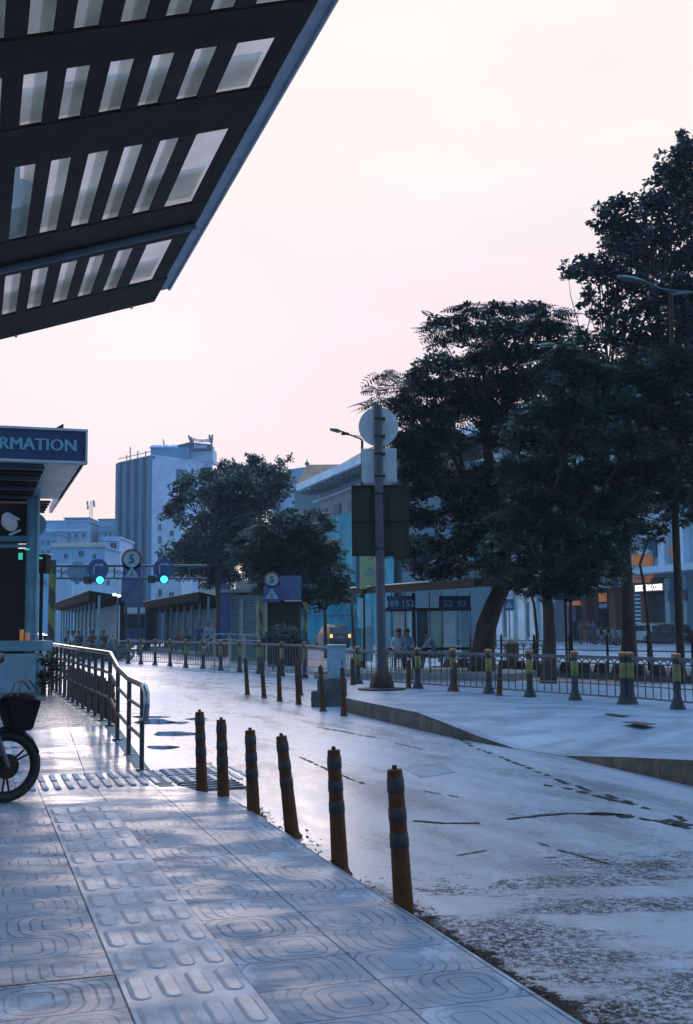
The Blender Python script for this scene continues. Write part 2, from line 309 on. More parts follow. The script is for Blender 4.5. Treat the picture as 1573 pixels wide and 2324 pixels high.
        sep_ = N('ShaderNodeSeparateXYZ', nt); nt.links.new(pos, sep_.inputs[0]); q = mm('ABSOLUTE', mm('SUBTRACT', mm('FLOORED_MODULO', mm('MULTIPLY', s, 1.0), .95), .475)); j = smooth(nt, q, .458, .468)
        base = mixc(nt, smooth(nt, noise(nt, pos, 3, 7, .7, (1, 1, .35)), .3, .7), (.050, .043, .032), (.018, .017, .013)); base = mixc(nt, smooth(nt, noise(nt, pos, 11, 6, .8), .55, .7), base, (.085, .078, .065)); base = mixc(nt, j, base, (.012, .012, .012))
        base = mixc(nt, smooth(nt, mm('ADD', sep_.outputs[2], mm('MULTIPLY', noise(nt, pos, 5, 6), .15)), .02, -.06), base, (.022, .026, .018)); r = smooth(nt, noise(nt, pos, 4, 4), .3, .7, .5, .85); h = mm('SUBTRACT', noise(nt, pos, 25, 6, .8), j); dist = .012; bstr = .7
    elif kind == 'moss':
        sp_ = smooth(nt, noise(nt, pos, 5, 8, .8, (1, 1, 1)), .42, .56)
        base = mixc(nt, sp_, (.045, .055, .045), (.22, .24, .29)); r = smooth(nt, noise(nt, pos, 6, 6, .7), .4, .58, .5, .08); h = noise(nt, pos, 22, 6, .7); dist = .012; bstr = .6
    elif kind == 'puddle':
        base = N('ShaderNodeRGB', nt).outputs[0]; base.default_value = (.035, .045, .06, 1); r = smooth(nt, noise(nt, pos, 3, 3), .4, .6, .03, .06); h = noise(nt, pos, 9, 2); dist = .001; bstr = .1
    nt.links.new(base, b.inputs['Base Color']); nt.links.new(r, b.inputs['Roughness'])
    if not b.inputs['Specular IOR Level'].is_linked: b.inputs['Specular IOR Level'].default_value = .6
    b.inputs['Coat IOR'].default_value = 1.85 if kind in ('road', 'island') else 1.6
    if kind == 'island': b.inputs['Coat Roughness'].default_value = .34
    if kind == 'island': b.inputs['Coat Weight'].default_value = .6
    bp = N('ShaderNodeBump', nt); bp.inputs['Strength'].default_value = bstr; bp.inputs['Distance'].default_value = dist; nt.links.new(h, bp.inputs['Height']); nt.links.new(bp.outputs[0], b.inputs['Normal'])
    return m
for k in ('tiles', 'tactile', 'bars', 'road', 'island', 'moss', 'puddle', 'kerb'): M['g_'+k] = ground_mat('ground_'+k, k)
def leafmat(name, c1, c2, tr=.25):
    m = bpy.data.materials.new(name); m.use_nodes = True; nt = m.node_tree; b = nt.nodes['Principled BSDF']; b.inputs['Roughness'].default_value = .42; b.inputs['Specular IOR Level'].default_value = .4
    g = N('ShaderNodeNewGeometry', nt); nz = noise(nt, g.outputs['Position'], .9, 3)
    rp = mixc(nt, g.outputs['Random Per Island'], c1, c2); rr = mixc(nt, smooth(nt, nz, .35, .65), rp, tuple(x*.6 for x in c1))
    nt.links.new(rr, b.inputs['Base Color'])
    tl = N('ShaderNodeBsdfTranslucent', nt); nt.links.new(rr, tl.inputs[0]); ms = N('ShaderNodeMixShader', nt); ms.inputs[0].default_value = tr
    o = nt.nodes['Material Output']; nt.links.new(b.outputs[0], ms.inputs[1]); nt.links.new(tl.outputs[0], ms.inputs[2]); nt.links.new(ms.outputs[0], o.inputs[0])
    return m
M['leaf_dark'] = leafmat('dark_blue_green_leaves', (.016, .030, .028), (.034, .058, .048))
M['leaf_green'] = leafmat('feathery_green_leaves', (.016, .036, .026), (.050, .098, .064))
M['leaf_broad'] = leafmat('broad_blue_green_leaves', (.014, .028, .032), (.03, .052, .056))
M['leaf_pale'] = leafmat('pale_grey_green_leaves', (.034, .062, .052), (.075, .12, .096))
# ---------------------------------------------------------------- ground
ROAD = -.12
mb = MB(); mb.quad((-700, -60, ROAD), (700, -60, ROAD), (700, 1400, ROAD), (-700, 1400, ROAD)); tag(mb.build('road', M['g_road']), 'wet grey road surface', None, kind='structure')
kerb_px = [(1257, 2280), (1122, 2193.6), (987, 2107), (846.5, 2017.7), (722, 1939), (640, 1883), (560.6, 1832.9), (523, 1805.5), (495.5, 1801.6), (446.6, 1794), (417.8, 1785), (370, 1778)]
kp = [G(u, v, 0) for u, v in kerb_px]
kp = [kp[0]-EX*8] + kp
poly = [Vector((p.x, p.y, 0)) for p in kp]
rs = S(12.42, -30); re_ = Vector((-2.25, 12.2, 0))
poly += [re_]
poly += [S(re_.dot(EX), -40), S(-12, -40)]
mb = MB(); mb.prism(poly, (0, 0, ROAD-.1)); tag(mb.build('sidewalk', M['g_tiles']), kind='structure')
# ramp up to the bus platform, then the platform
P1 = Vector((-2.25, 12.2, 0)); P4 = Vector((-3.02, 14.22, .30))
s1 = P1.dot(EX); t1 = P1.dot(TX); s4 = P4.dot(EX); t4 = P4.dot(TX)
mb = MB(); a = S(s1, t1-.0, .0); b_ = S(s4, t4, .30); c_ = S(s4, -40, .30); d_ = S(s1, -40, .0)
mb.add([a, b_, c_, d_, S(s1, t1, -.3), S(s4, t4, -.3), S(s4, -40, -.3), S(s1, -40, -.3)], [(0, 1, 2, 3), (4, 5, 1, 0), (5, 6, 2, 1)])
tag(mb.build('sidewalk', M['g_tiles']), kind='structure')
PF = Vector((-5.9, 22.6, .3))
tf = PF.dot(TX)
mb = MB(); e1 = S(s4, t4, .30); mb.prism([e1, PF, S(PF.dot(EX)+6, tf-.8, .30), S(PF.dot(EX)+6, -40, .30), S(s4, -40, .30)], (0, 0, -.6)); tag(mb.build('sidewalk', M['g_moss']), kind='structure')
# concrete edging that follows the railing
mb = MB()
for p, q, z0, z1 in ((Vector((-1.80, 10.95, 0)), P1, 0, 0), (P1, P4, 0, .3), (P4, PF, .3, .3)):
    p = Vector((p.x, p.y, z0)); q = Vector((q.x, q.y, z1)); n = TX*.14
    mb.add([p+ZX*.004, q+ZX*.004, q+n+ZX*.004, p+n+ZX*.004, p-ZX*.5, q-ZX*.5, q+n-ZX*.5, p+n-ZX*.5], [(0, 1, 2, 3), (3, 2, 6, 7), (0, 3, 7, 4), (1, 2, 6, 5), (0, 1, 5, 4)])
tag(mb.build('kerb', M['concrete']), kind='structure')
# tactile guide strip: bed and raised bars
def bar(mb, s0, s1, t, w, z, h=.006, outline_shade=None):
    if outline_shade is not None: bar(outline_shade, s0-.010, s1+.002, t-.006, w+.012, lambda s: (z(s) if callable(z) else z), .0015)  # slightly larger flat outline under the bar, painted as its edge shade
    n = 5; pts = []
    for k in range(n): a = math.pi*k/(n-1); pts.append((s1-w/2+math.sin(a)*w/2, t-math.cos(a)*w/2))
    for k in range(n): a = math.pi*k/(n-1); pts.append((s0+w/2-math.sin(a)*w/2, t+math.cos(a)*w/2))
    cs, ct = (s0+s1)/2, t
    zf = z if callable(z) else (lambda s: z)
    lo = [S(a, b, zf(a)) for a, b in pts]; hi = [S(cs+(a-cs)*.96, ct+(b-ct)*.72, zf(a)+h) for a, b in pts]; L = len(pts)
    mb.add(lo+hi, [tuple(range(L, 2*L))]+[(k, (k+1) % L, (k+1) % L+L, k+L) for k in range(L)])
mb = MB(); mb.quad(S(1, .626, .004), S(1, 1.148, .004), S(10.2, 1.148, .004), S(10.2, .626, .004)); tag(mb.build('tactile_paving', M['g_tactile']), kind='structure')
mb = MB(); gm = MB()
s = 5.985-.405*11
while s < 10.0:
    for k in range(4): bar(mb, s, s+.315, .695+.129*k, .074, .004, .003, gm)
    s += .405
rz_ = lambda s: .3*max(0, min(1, (s-s1)/(s4-s1)))+.006
for r0 in (11.1,):
    for k in range(26): bar(mb, 11.12, 11.62, -.25+.117*k, .062, .004, .012); bar(mb, 11.70, 12.2, -.25+.117*k, .062, .004, .012)
s = s1+.15
while s < s4-.3:
    for k in range(4): bar(mb, s, s+.28, .10+.129*k, .07, rz_)
    s += .36
tag(mb.build('tactile_paving', M['g_bars'], smooth=False), kind='structure'); M['outline_shade'] = mat('painted_bar_outline_shade', (.07, .10, .13), .6, scale=8, col2=(.18, .23, .30)); tag(gm.build('bar_outline_shade', M['outline_shade']), kind='structure')  # dark outlines round the bars: contact shade put into colour
mb = MB(); mb.quad(S(5.160, -.05, .003), S(5.160, .622, .003), S(5.177, .622, .003), S(5.180, -.05, .003))
for sv, zq in ((12.9, None), (13.5, None), (s4-.02, None), (12.45, None)):
    zq = rz_(sv)+.002; mb.quad(S(sv, -3, zq), S(sv, t1-.02, zq), S(sv+.02, t1-.02, zq+.003), S(sv+.02, -3, zq+.003))
tag(mb.build('paving_joint', M['black']), kind='structure')
# puddles and cracks on the road
def puddle(cu, cv, wu, hv, seed=0):
    rnd = random.Random(seed); pts = []
    for k in range(28):
        a = 2*math.pi*k/28; rr = 1+.12*math.sin(3*a+seed)+.10*rnd.uniform(-1, 1)
        p = G(cu+math.cos(a)*wu*rr, cv+math.sin(a)*hv*rr, ROAD); pts.append(Vector((p.x, p.y, ROAD+.006)))
    mb = MB(); mb.add(pts, [tuple(range(28))]); return tag(mb.build('puddle', M['g_puddle']), kind='structure')
for i, a in enumerate([(352, 1638, 44, 6), (398, 1665, 52, 5), (340, 1627, 40, 2.5), (370, 1696, 36, 4), (405, 1640, 26, 2.2), (352, 1760, 16, 7), (448, 1631, 24, 1.6)]): puddle(*a, seed=i)
M['crack'] = mat('dark_road_crack', (.018, .018, .020), .8, spec=.1)
def crack(pts, w, name='road_crack', seed=0, brk=.3, m_='crack', z=.004):
    rnd = random.Random(seed); P = [G(u, v, ROAD) for u, v in pts]; mb = MB()
    for a, b in zip(P, P[1:]):
        L = (b-a).length; n = max(2, int(L/.12)); d = (b-a).normalized(); nn = Vector((-d.y, d.x, 0))
        for k in range(n):
            if rnd.random() < brk: continue
            p = a+(b-a)*(k/n); q = a+(b-a)*((k+1.1)/n); w0 = w*rnd.uniform(.4, 1.3); o = nn*rnd.uniform(-.4, .4)*w
            mb.add([p+nn*w0/2+o, p-nn*w0/2+o, (p+q)/2-nn*w*rnd.uniform(.3, .9)+o, q-nn*w0/2+o, q+nn*w0/2+o, (p+q)/2+nn*w*rnd.uniform(.3, .9)+o], [(0, 1, 2, 3, 4, 5)])
    for v in mb.v: v.z = ROAD+z
    return tag(mb.build(name, M[m_]), kind='structure')
crack([(948, 1640), (1010, 1660), (1075, 1694), (1180, 1735), (1280, 1775), (1400, 1812), (1560, 1862)], .05, seed=1, brk=.35); crack([(1290, 1848), (1380, 1846), (1470, 1856), (1570, 1872)], .12, seed=21, brk=.25); crack([(1240, 1780), (1330, 1800), (1420, 1822)], .06, seed=22, brk=.4)
crack([(940, 1862), (1010, 1868), (1085, 1868), (1180, 1855), (1300, 1846), (1430, 1850), (1560, 1880)], .05, seed=2, brk=.3)
crack([(1200, 1905), (1290, 1935), (1380, 1960)], .02, seed=3)
crack([(680, 1717), (740, 1745), (822, 1778)], .03, seed=4, brk=.1)
crack([(470, 1730), (530, 1775), (560, 1795)], .05, seed=5, brk=.05, m_='black')
crack([(720, 1650), (790, 1662), (860, 1675)], .05, seed=6, brk=.25); crack([(880, 1682), (960, 1700)], .03, seed=7, brk=.4)
crack([(420, 1632), (445, 1634), (500, 1634)], .03, seed=8, brk=.05)
crack([(890, 1945), (1000, 1948), (1100, 1930)], .02, seed=9, brk=.5); crack([(960, 1795), (1040, 1808)], .02, seed=10, brk=.4)
def patch(q, m_, z=.003):
    mb = MB(); P = [G(u, v, ROAD) for u, v in q]; mb.add([Vector((p.x, p.y, ROAD+z)) for p in P], [tuple(range(len(P)))]); return tag(mb.build('road_patch', m_), kind='structure')
M['patch_dark'] = mat('damp_road_patch', (.16, .19, .25), .4, scale=5, var=.3, bump=.4, bscale=60); M['patch_light'] = mat('worn_road_patch', (.30, .31, .40), .38, scale=4, var=.2, bump=.3, bscale=60); M['patch_blue'] = mat('smooth_road_patch', (.22, .26, .37), .42, scale=3, bump=.3, bscale=60)
patch([(905, 1738), (1000, 1730), (1035, 1752), (955, 1765)], M['patch_dark']); patch([(1155, 1833), (1200, 1833), (1250, 1845), (1190, 1853), (1155, 1846)], M['patch_dark'])
pass

# slotted gutter slab beside the ramp
mb = MB()
for k in range(11):
    c0 = G(432, 1795, ROAD)+EX*(.17*k); mb.box((c0.x+.25, c0.y+.1, ROAD+.012), (.62, .05, .02), SROT)
tag(mb.build('gutter_grating', M['patch_dark']), kind='structure')
# low gutter drift of wet leaves against the kerb
mb = MB(); rnd = random.Random(3)
for k in range(900):
    f = rnd.random(); i = 1+int(f*5.99); i = min(i, 8); p = kp[i].lerp(kp[i+1], rnd.random()); o = TX*(.02+abs(rnd.gauss(0, .10)))
    if rnd.random() < .35: p = kp[7].lerp(kp[8], rnd.random())
    c = Vector((p.x, p.y, ROAD+.012+rnd.random()*.02))+o; a = rnd.random()*6.28; l = rnd.uniform(.012, .03); x = Vector((math.cos(a), math.sin(a), rnd.uniform(-.5, .5)))*l; y = Vector((-math.sin(a), math.cos(a), rnd.uniform(-.5, .5)))*l*.5
    mb.quad(c-x, c-y, c+x, c+y)
tag(mb.build('leaf_litter', M['bark']), 'wet leaf litter along the gutter', 'leaf litter', kind='stuff')
# ---------------------------------------------------------------- raised island on the right with a dropped kerb
ISL = .15
kt = [(21.9, -.12, .15), (21.5, .03, .15), (18.0, 1.09, .15), (16.9, 1.45, .07), (16.0, 1.80, -.03), (15.1, 2.20, -.115), (14.25, 2.66, -.115), (12.8, 3.06, .03), (11.5, 3.46, .14), (9, 4.3, .15), (5, 5.6, .15), (-8, 10, .15)]   # y, x, z of the kerb edge
mb = MB(); rows = []
for y, x, z in kt:
    r = [Vector((x, y, z)), Vector((x, y, z))+TX*.18, Vector((x, y, z))+TX*.9, Vector((x, y, 0))+TX*2.0, Vector((x, y, 0))+TX*9]
    r[2].z = z*.6+ISL*.4; r[3].z = ISL*.9+z*.1; r[4].z = ISL; rows.append(r)
rows = [[p.copy() for p in rows[0]]]+rows
for p in rows[0]: p += EX*.0
vs = [p for r in rows for p in r]; n = 5
mb.add(vs, [(i*n+k, i*n+k+1, (i+1)*n+k+1, (i+1)*n+k) for i in range(len(rows)-1) for k in range(n-1)])
# island goes on behind, past the cabinet, as a narrowing strip under the fence
b0 = rows[0]
mb.add([b0[0], Vector((.9, 27.2, ISL)), Vector((1.6, 27.9, ISL)), b0[4]], [(0, 1, 2, 3)])
tag(mb.build('island_paving', M['g_island']), kind='structure')
mb = MB()
for (y, x, z), (y2, x2, z2) in zip(kt, kt[1:]):
    a = Vector((x, y, z)); b = Vector((x2, y2, z2)); a.z -= .001; b.z -= .001
    mb.quad(a, b, Vector((b.x, b.y, -.4)), Vector((a.x, a.y, -.4)))
mb.quad(Vector((-.12, 21.9, ISL-.002)), Vector((.9, 27.2, ISL-.002)), Vector((.9, 27.2, -.4)), Vector((-.12, 21.9, -.4)))
tag(mb.build('kerb', M['g_kerb']), kind='structure')
mb = MB()
for (u, v, w) in ((1450, 1641, 18), (1400, 1622, 10)):
    p = G(u, v, ISL); mb.box((p.x, p.y, ISL+.004), (px(w, p.y)*2, .5, .008), SROT)
mb.build('drain_cover', M['rubber'])['kind'] = 'structure'
# ---------------------------------------------------------------- near bollards
def bollard_proto(name='bollard', h=.85, r0=.056, r1=.043):
    t = thing(name, 'x', 'bollard', (0, 0, 0))
    mb = MB(); rr = lambda q: r0+(r1-r0)*q/h
    mb.lathe([(r0*1.02, 0), (rr(h*.985), h*.985), (r1*.93, h)]); mb.build('post', M['orange'], t, smooth=True, local=True)
    for f0, f1 in ((.86, .955), (.675, .765), (.50, .595)):
        mb = MB(); mb.lathe([(rr(h*f0)+.0015, h*f0), (rr(h*f0)+.004, h*f0+.004), (rr(h*f1)+.004, h*f1-.004), (rr(h*f1)+.0015, h*f1)]); mb.build('reflective_band', M['band_grey'], t, smooth=True, local=True)
    mb = MB(); mb.lathe([(r1*.98, h-.002), (r1*1.0, h+.004), (r1*.9, h+.009), (.014, h+.010), (.014, h+.03), (.011, h+.033)]); mb.build('cap', M['orange'], t, smooth=True, local=True)
    mb = MB(); mb.lathe([(r0*1.45, 0), (r0*1.4, .012), (r0*1.2, .022), (r0*1.04, .05)]); mb.build('base_flange', M['orange'], t, smooth=True, local=True)
    return t
near = bollard_proto(); first = True
# (top u, top v, foot u, distance, label)
NB = [(453, 1610, 459, 10.95, 'leftmost and farthest orange bollard of the row along the pavement kerb'),
      (502, 1627.6, 508, 10.35, 'orange banded bollard second from the left in the row along the kerb'),
      (567.5, 1651.4, 577, 9.55, 'orange banded bollard third from the left in the row along the kerb'),
      (638, 1664, 664, 8.95, 'orange kerb bollard tilted clearly to the left, fourth in the row'),
      (757, 1694, 772, 7.6, 'orange banded kerb bollard second nearest to the viewer'),
      (895, 1736.6, 916, 6.35, 'nearest and largest orange bollard standing in dark wet leaf litter at the kerb')]
for i, (ut, vt, ub, y, lab) in enumerate(NB):
    b = W(ub, 1900, y); b.z = ROAD; top = W(ut, vt, y); d = top-b
    # foot follows the lean
    o = near if i == 0 else copy_tree(near)
    o.location = b; h = d.length/.88
    o.rotation_euler = (math.radians(random.uniform(-1, 1)), math.atan2(d.x, d.z), random.uniform(0, 3)) if False else (0, math.atan2(d.x, d.z), 0)
    o.scale = (1, 1, h); tag(o, lab, 'bollard', 'orange bollards along the pavement kerb')
mid = copy_tree(near); first = True
MBL = [(557, 1491.4, 561.8, 1576.2, 'leftmost of the thin orange bollards standing in the middle of the road'), (593.5, 1494.9, 599.7, 1583.6, 'second of the four orange bollards in mid road, counted from the left'),
       (632, 1498, 635, 1590.8, 'third of the four orange bollards in mid road, counted from the left'), (672.8, 1500, 678, 1598, 'right-hand and nearest of the four orange bollards in mid road'),
       (677.5, 1490.7, 682.5, 1577, 'orange bollard hidden behind the nearest of the four mid-road bollards'), (727.4, 1508.4, 733.3, 1613.8, 'orange bollard in front of the low concrete block beside the cabinet'),
       (776.7, 1512.6, 780.3, 1624.3, 'orange bollard standing against the corner of the stained kerb')]
for i, (ut, vt, ub, vb, lab) in enumerate(MBL):
    b = G(ub, vb, ROAD); top = W(ut, vt, b.y); d = top-b; o = mid if i == 0 else copy_tree(near)
    o.location = b; o.rotation_euler = (0, math.atan2(d.x, d.z), 0); o.scale = (1, 1, d.length/.88); tag(o, lab, 'bollard', 'orange bollards in mid road')
IBL = [(800, 1491.7, 801, 1554.4, 'short orange bollard just right of the blue cabinet on the island'), (928.2, 1496.2, 927.2, 1561.3, 'short orange bollard on the island right of the big sign pole'),
       (1032.9, 1502.4, 1031.6, 1568.8, 'short orange bollard on the island almost touching a fence post'), (1134.6, 1509.2, 1133, 1577.7, 'rightmost short orange bollard on the island by the fence')]
for ut, vt, ub, vb, lab in IBL:
    b = G(ub, vb, ISL); top = W(ut, vt, b.y); d = top-b; o = copy_tree(near)
    o.location = b; o.rotation_euler = (0, math.atan2(d.x, d.z), 0); o.scale = (1, 1, d.length/.88); tag(o, lab, 'bollard', 'short orange bollards on the island')
for k in range(8):
    o = copy_tree(near); p = Vector((-4.02, 19.3, ROAD))+EX*(1.15*k); o.location = p; o.scale = (1.7, 1.7, .87+.02*math.sin(k*3)); o.rotation_euler = (0, math.radians(random.uniform(-2, 2)), 0)
    tag(o, ORD[k]+' from the viewer of the stout dark orange bollards behind the ramp railing', 'bollard', 'bollards behind the ramp railing')
# ---------------------------------------------------------------- fence between the two carriageways
FPX = [(262, 1503.5), (291, 1505.6), (320, 1507), (352, 1508.7), (386, 1511), (422, 1514.5), (461, 1517), (501, 1521), (544, 1525), (588, 1528.5), (639.7, 1533.5), (692, 1538)]
FPI = [(752, 1545), (812.5, 1551.5), (876, 1557), (949, 1562), (1029, 1568), (1110, 1573.7), (1203, 1581.4), (1305.6, 1588.7), (1416.6, 1597.4), (1432, 1597.6), (1538, 1607.7), (1650, 1616)]
fp = [G(u, v, ROAD) for u, v in FPX]+[G(u, v, ISL if u > 760 else 0.02) for u, v in FPI]
fence = thing('fence', 'long grey metal fence with yellow-banded round posts between the two carriageways', 'fence', fp[8])
M['post_dark'] = mat('dark_grey_post_paint', (.032, .036, .044), .6, var=.25, scale=8, spec=.25)
def fpost(p, top=1.03):
    h = top-p.z; mb = MB(); mb.lathe([(.13, 0), (.125, .02), (.085, .12), (.062, .2), (.062, h-.07)], p, 16); o = mb.build('post', M['post_dark'], fence, smooth=True)
    mb = MB(); mb.lathe([(.0635, h*.50), (.066, h*.505), (.066, h*.795), (.0635, h*.80)], p, 16); mb.build('band', M['yellow'], o, smooth=True).location = (0, 0, 0)
    mb = MB(); mb.lathe([(.070, h-.075), (.074, h-.07), (.074, h-.015), (.055, h), (.02, h+.006)], p, 16); mb.build('cap', M['orange_cap'], o, smooth=True)
for p in fp: fpost(p)
for i, (a, b) in enumerate(zip(fp, fp[1:])):
    L = (b-a).length
    if L < .5: continue
    d = (b-a).normalized(); d.z = 0; d.normalize(); n = max(6, int(L/.215)); mb = MB(); zt, zb = .93, .13
    P = lambda q, z: Vector((a.x+(b.x-a.x)*q, a.y+(b.y-a.y)*q, z+ (a.z+(b.z-a.z)*q)*(.9 if z < .5 else 0)))
    mb.box((a+b)/2*Vector((1, 1, 0)) if False else ((a.x+b.x)/2, (a.y+b.y)/2, zt), (L, .05, .055), math.atan2(d.y, d.x))
    mb.cyl(P(0, zb), P(1, zb), .018, n=6); mb.cyl(P(0, zb+.2), P(1, zb+.2), .011, n=5)
    for k in range(1, n): mb.cyl(P(k/n, zb), P(k/n, zt-.12), .011, n=5, cap=False)
    for k in range(n):
        q0, q1 = k/n, (k+1)/n
        mb.tube([P(q0+(q1-q0)*(.5-.5*math.cos(math.pi*j/6)), zt-.13+.10*math.sin(math.pi*j/6)) for j in range(7)], .012, 5)
    mb.build('railing_panel', M['steel_grey'], fence)
# ---------------------------------------------------------------- big road sign seen from behind
b = G(867, 1564.7, ISL); y = b.y
t = thing('road_sign', 'tall grey pole with a round, a square and a large dark sign seen from behind', 'road sign', b)
top = W(857, 919, y); mb = MB(); mb.cyl(b+ZX*.02, top, .105, .092, n=20); M['pole_dark'] = mat('dark_grey_pole_paint', (.038, .040, .052), .55, var=.2, scale=5); mb.build('pole', M['pole_dark'], t, smooth=True)
mb = MB(); mb.lathe([(.52, 0), (.52, .03), (.30, .05)], b, 24); mb.lathe([(.26, .045), (.26, .12), (.21, .26), (.13, .40), (.11, .42)], b, 8); mb.build('base', M['steel_dark'], t)
def disc(mb, c, r, th=.02, n=32, ax=Vector((0, 1, 0))): mb.cyl(c-ax*th/2, c+ax*th/2, r, n=n)
mb = MB(); c = W(859, 968, y+.13); disc(mb, c, px(46, y)); mb.build('round_sign_back', M['fascia'], t, smooth=True)
mb = MB(); c = W(860.5, 1055.5, y+.13); mb.box(c, (px(81, y), .02, px(78, y))); mb.build('square_sign_back', M['fascia'], t, bevel=.004)
mb = MB(); c = W(863, 1181, y+.13); w_, h_ = px(131, y), px(163, y); mb.box(c, (w_, .015, h_))
for dx in (-.5, .5): mb.box(c+Vector((dx*(w_-.04), -.03, 0)), (.035, .05, h_))
for dz in (-.5, 0, .5): mb.box(c+Vector((0, -.033, dz*(h_-.03))), (w_-.08, .05, .035))
for dx in (-.18, .18): mb.box(c+Vector((dx*w_, -.025, 0)), (.03, .03, h_-.06))
mb.build('panel_sign_back', M['steel_brown'], t, bevel=.003)
for v in (1120, 1245, 1030, 1080, 950, 990): mb = MB(); c = W(862, v, y); mb.box((c.x, y+.02, c.z), (.24, .24, .035)); mb.build('clamp', M['steel_dark'], t)
# ---------------------------------------------------------------- utility cabinet and its plinth
b = G(748, 1591, ROAD); t = thing('utility_cabinet', 'pale blue metal cabinet on a dark concrete plinth on the island tip', 'cabinet', b)
yc = 23.4
mb = MB(); a = W(720, 1541, yc); c2 = W(787, 1541, yc); mb.box(((a.x+c2.x)/2, yc+.3, (a.z-.3)/2), (c2.x-a.x, .6, a.z+.3)); mb.build('plinth', M['concrete_dark'], t, bevel=.015)
mb = MB(); a = W(743, 1541, yc); c2 = W(784, 1467, yc); mb.box(((a.x+c2.x)/2, yc+.28, (a.z+c2.z)/2+.002), (c2.x-a.x, .45, c2.z-a.z)); cb = mb.build('cabinet_box', M['steel_blue'], t, bevel=.01)
M['cab'] = mat('pale_blue_cabinet_paint', (.22, .31, .38), .4, var=.15); cb.data.materials[0] = M['cab']
mb = MB(); mb.box(((a.x+c2.x)/2, yc+.28, c2.z+.02), (c2.x-a.x+.05, .5, .035)); mb.build('lid', M['cab'], t, bevel=.006)
mb = MB(); mb.box(((a.x+c2.x)/2, yc+.05, (a.z+c2.z)/2), (c2.x-a.x-.06, .012, (c2.z-a.z)-.1)); d_ = mb.build('door', M['cab'], t, bevel=.003)
mb = MB(); mb.box(((a.x+c2.x)/2+.12, yc+.035, (a.z+c2.z)/2), (.02, .03, .1)); mb.build('handle', M['steel_dark'], d_)
a = G(706, 1604, ROAD); mb = MB(); p0 = W(706, 1569, a.y); p1 = W(738, 1569, a.y); hh = p0.z-ROAD
mb.box(((p0.x+p1.x)/2, a.y+.25, ROAD+hh/2), (p1.x-p0.x, .5, hh)); tag(mb.build('concrete_block', M['concrete_dark'], bevel=.02), 'low grey concrete block at the tip of the island left of the cabinet', 'concrete block')
# ---------------------------------------------------------------- ramp railing
t = thing('handrail', 'stainless steel railing with a bent top rail beside the wet ramp', 'handrail', P1)
posts = [P1, Vector((-2.52, 12.87, .085)), Vector((-2.78, 13.52, .19)), P4]
L4 = (PF-P4); posts += [P4.lerp(PF, q) for q in (.09, .18, .27, .36, .45, .54, .63, .72, .81, .9, 1.0)]
topz = [.90, .935, 1.03, 1.19]+[1.20]*11
tops = []
for i, p in enumerate(posts):
    p = p+TX*.05; h = topz[i]; q = Vector((p.x, p.y, h)); tops.append(q)
    M['rail_dark'] = M.get('rail_dark') or mat('tarnished_steel_tube', (.045, .042, .042), .4, .3, var=.2); mb = MB(); mb.cyl(p, q, .026, n=10); mb.cyl(p, p+ZX*.02, .06, n=12); mb.build('post', M['rail_dark'], t, smooth=True)
ex = tops[0]-(tops[3]-tops[0]).normalized()*.12; 
loop = [ex+Vector((0, 0, 0)), ex+Vector((.03, -.05, -.06)), ex+Vector((.035, -.06, -.2)), ex+Vector((.02, -.03, -.33)), tops[0]-ZX*.36]
mb = MB(); mb.tube(list(reversed(loop))+tops[0:1]+tops[1:4]+[tops[-1]+EX*.2], .034, 10); mb.build('top_rail', M['stainless'], t, smooth=True)
for f in (.27, .62):
    pts = [Vector((a.x, a.y, b.z*f+a.z*(1-f)+.0)) for a, b in ((q, p) for q, p in zip(tops, posts))]
    mb = MB(); mb.tube(pts, .019, 8); mb.build('rail', M['rail_dark'], t, smooth=True)
# ---------------------------------------------------------------- canopy over the viewer (upper left)
KK = 1.45; Ce = Vector((0, 0, EYE)); CC = Ce+(Vector((-1.551, 9.747, 4.490))-Ce)*KK
EA = Vector((-.33, 1, 0)).normalized(); TB = Vector((math.cos(math.radians(24)), math.sin(math.radians(24)), .36)); NB_ = TB.cross(EA).normalized(); NB_ = NB_ if NB_.z > 0 else -NB_
K = lambda a, b, n=0.0: CC+EA*(a*KK)+TB*(b*KK)+NB_*(n*KK)
def slab(mb, a0, a1, b0, b1, n0, n1): mb.add([K(a, b, n) for a in (a0, a1) for b in (b0, b1) for n in (n0, n1)], [(0, 1, 3, 2), (4, 6, 7, 5), (0, 4, 5, 1), (2, 3, 7, 6), (0, 2, 6, 4), (1, 5, 7, 3)])
canopy = thing('station_canopy', 'dark steel lattice canopy with translucent corrugated panels jutting in at upper left', 'canopy', K(0, 0))
rowsA = [(-8.6, -7.6), (-6.2, -4.89), (-4.56, -3.98), (-3.49, -2.25), (-1.51, -.42)]
bint = [(-.42, -.22), (-.635, -.52), (-.84, -.73), (-1.04, -.925), (-1.24, -1.13), (-1.43, -1.32), (-1.63, -1.52), (-1.83, -1.72), (-2.03, -1.92), (-2.23, -2.12), (-2.43, -2.32)]
ed = [-10]+[x for r in rowsA for x in r]+[.33]
for a0, a1 in zip(ed[0::2], ed[1::2]):
    mb = MB(); slab(mb, a0, a1, -2.8, -.098 if a1 < .3 else -.085, 0, .018); mb.build('cross_beam', M['steel_dark'], canopy)
bs = sorted(bint); gaps = [(-2.8, bs[0][0])]+[(x[1], y_[0]) for x, y_ in zip(bs, bs[1:])]+[(bs[-1][1], -.098)]
for i, (b0, b1) in enumerate(gaps):
    mb = MB(); slab(mb, -10, .325, b0, b1, .004, .016); mb.build('purlin', M['steel_dark'] if i not in (9, 10) else M['steel_brown'], canopy)
mb = MB(); slab(mb, -10, 0, -.096, 0, .006, .03); slab(mb, -10, 0.003, -.012, .004, -.012, .1); mb.build('gutter', M['fascia'], canopy)
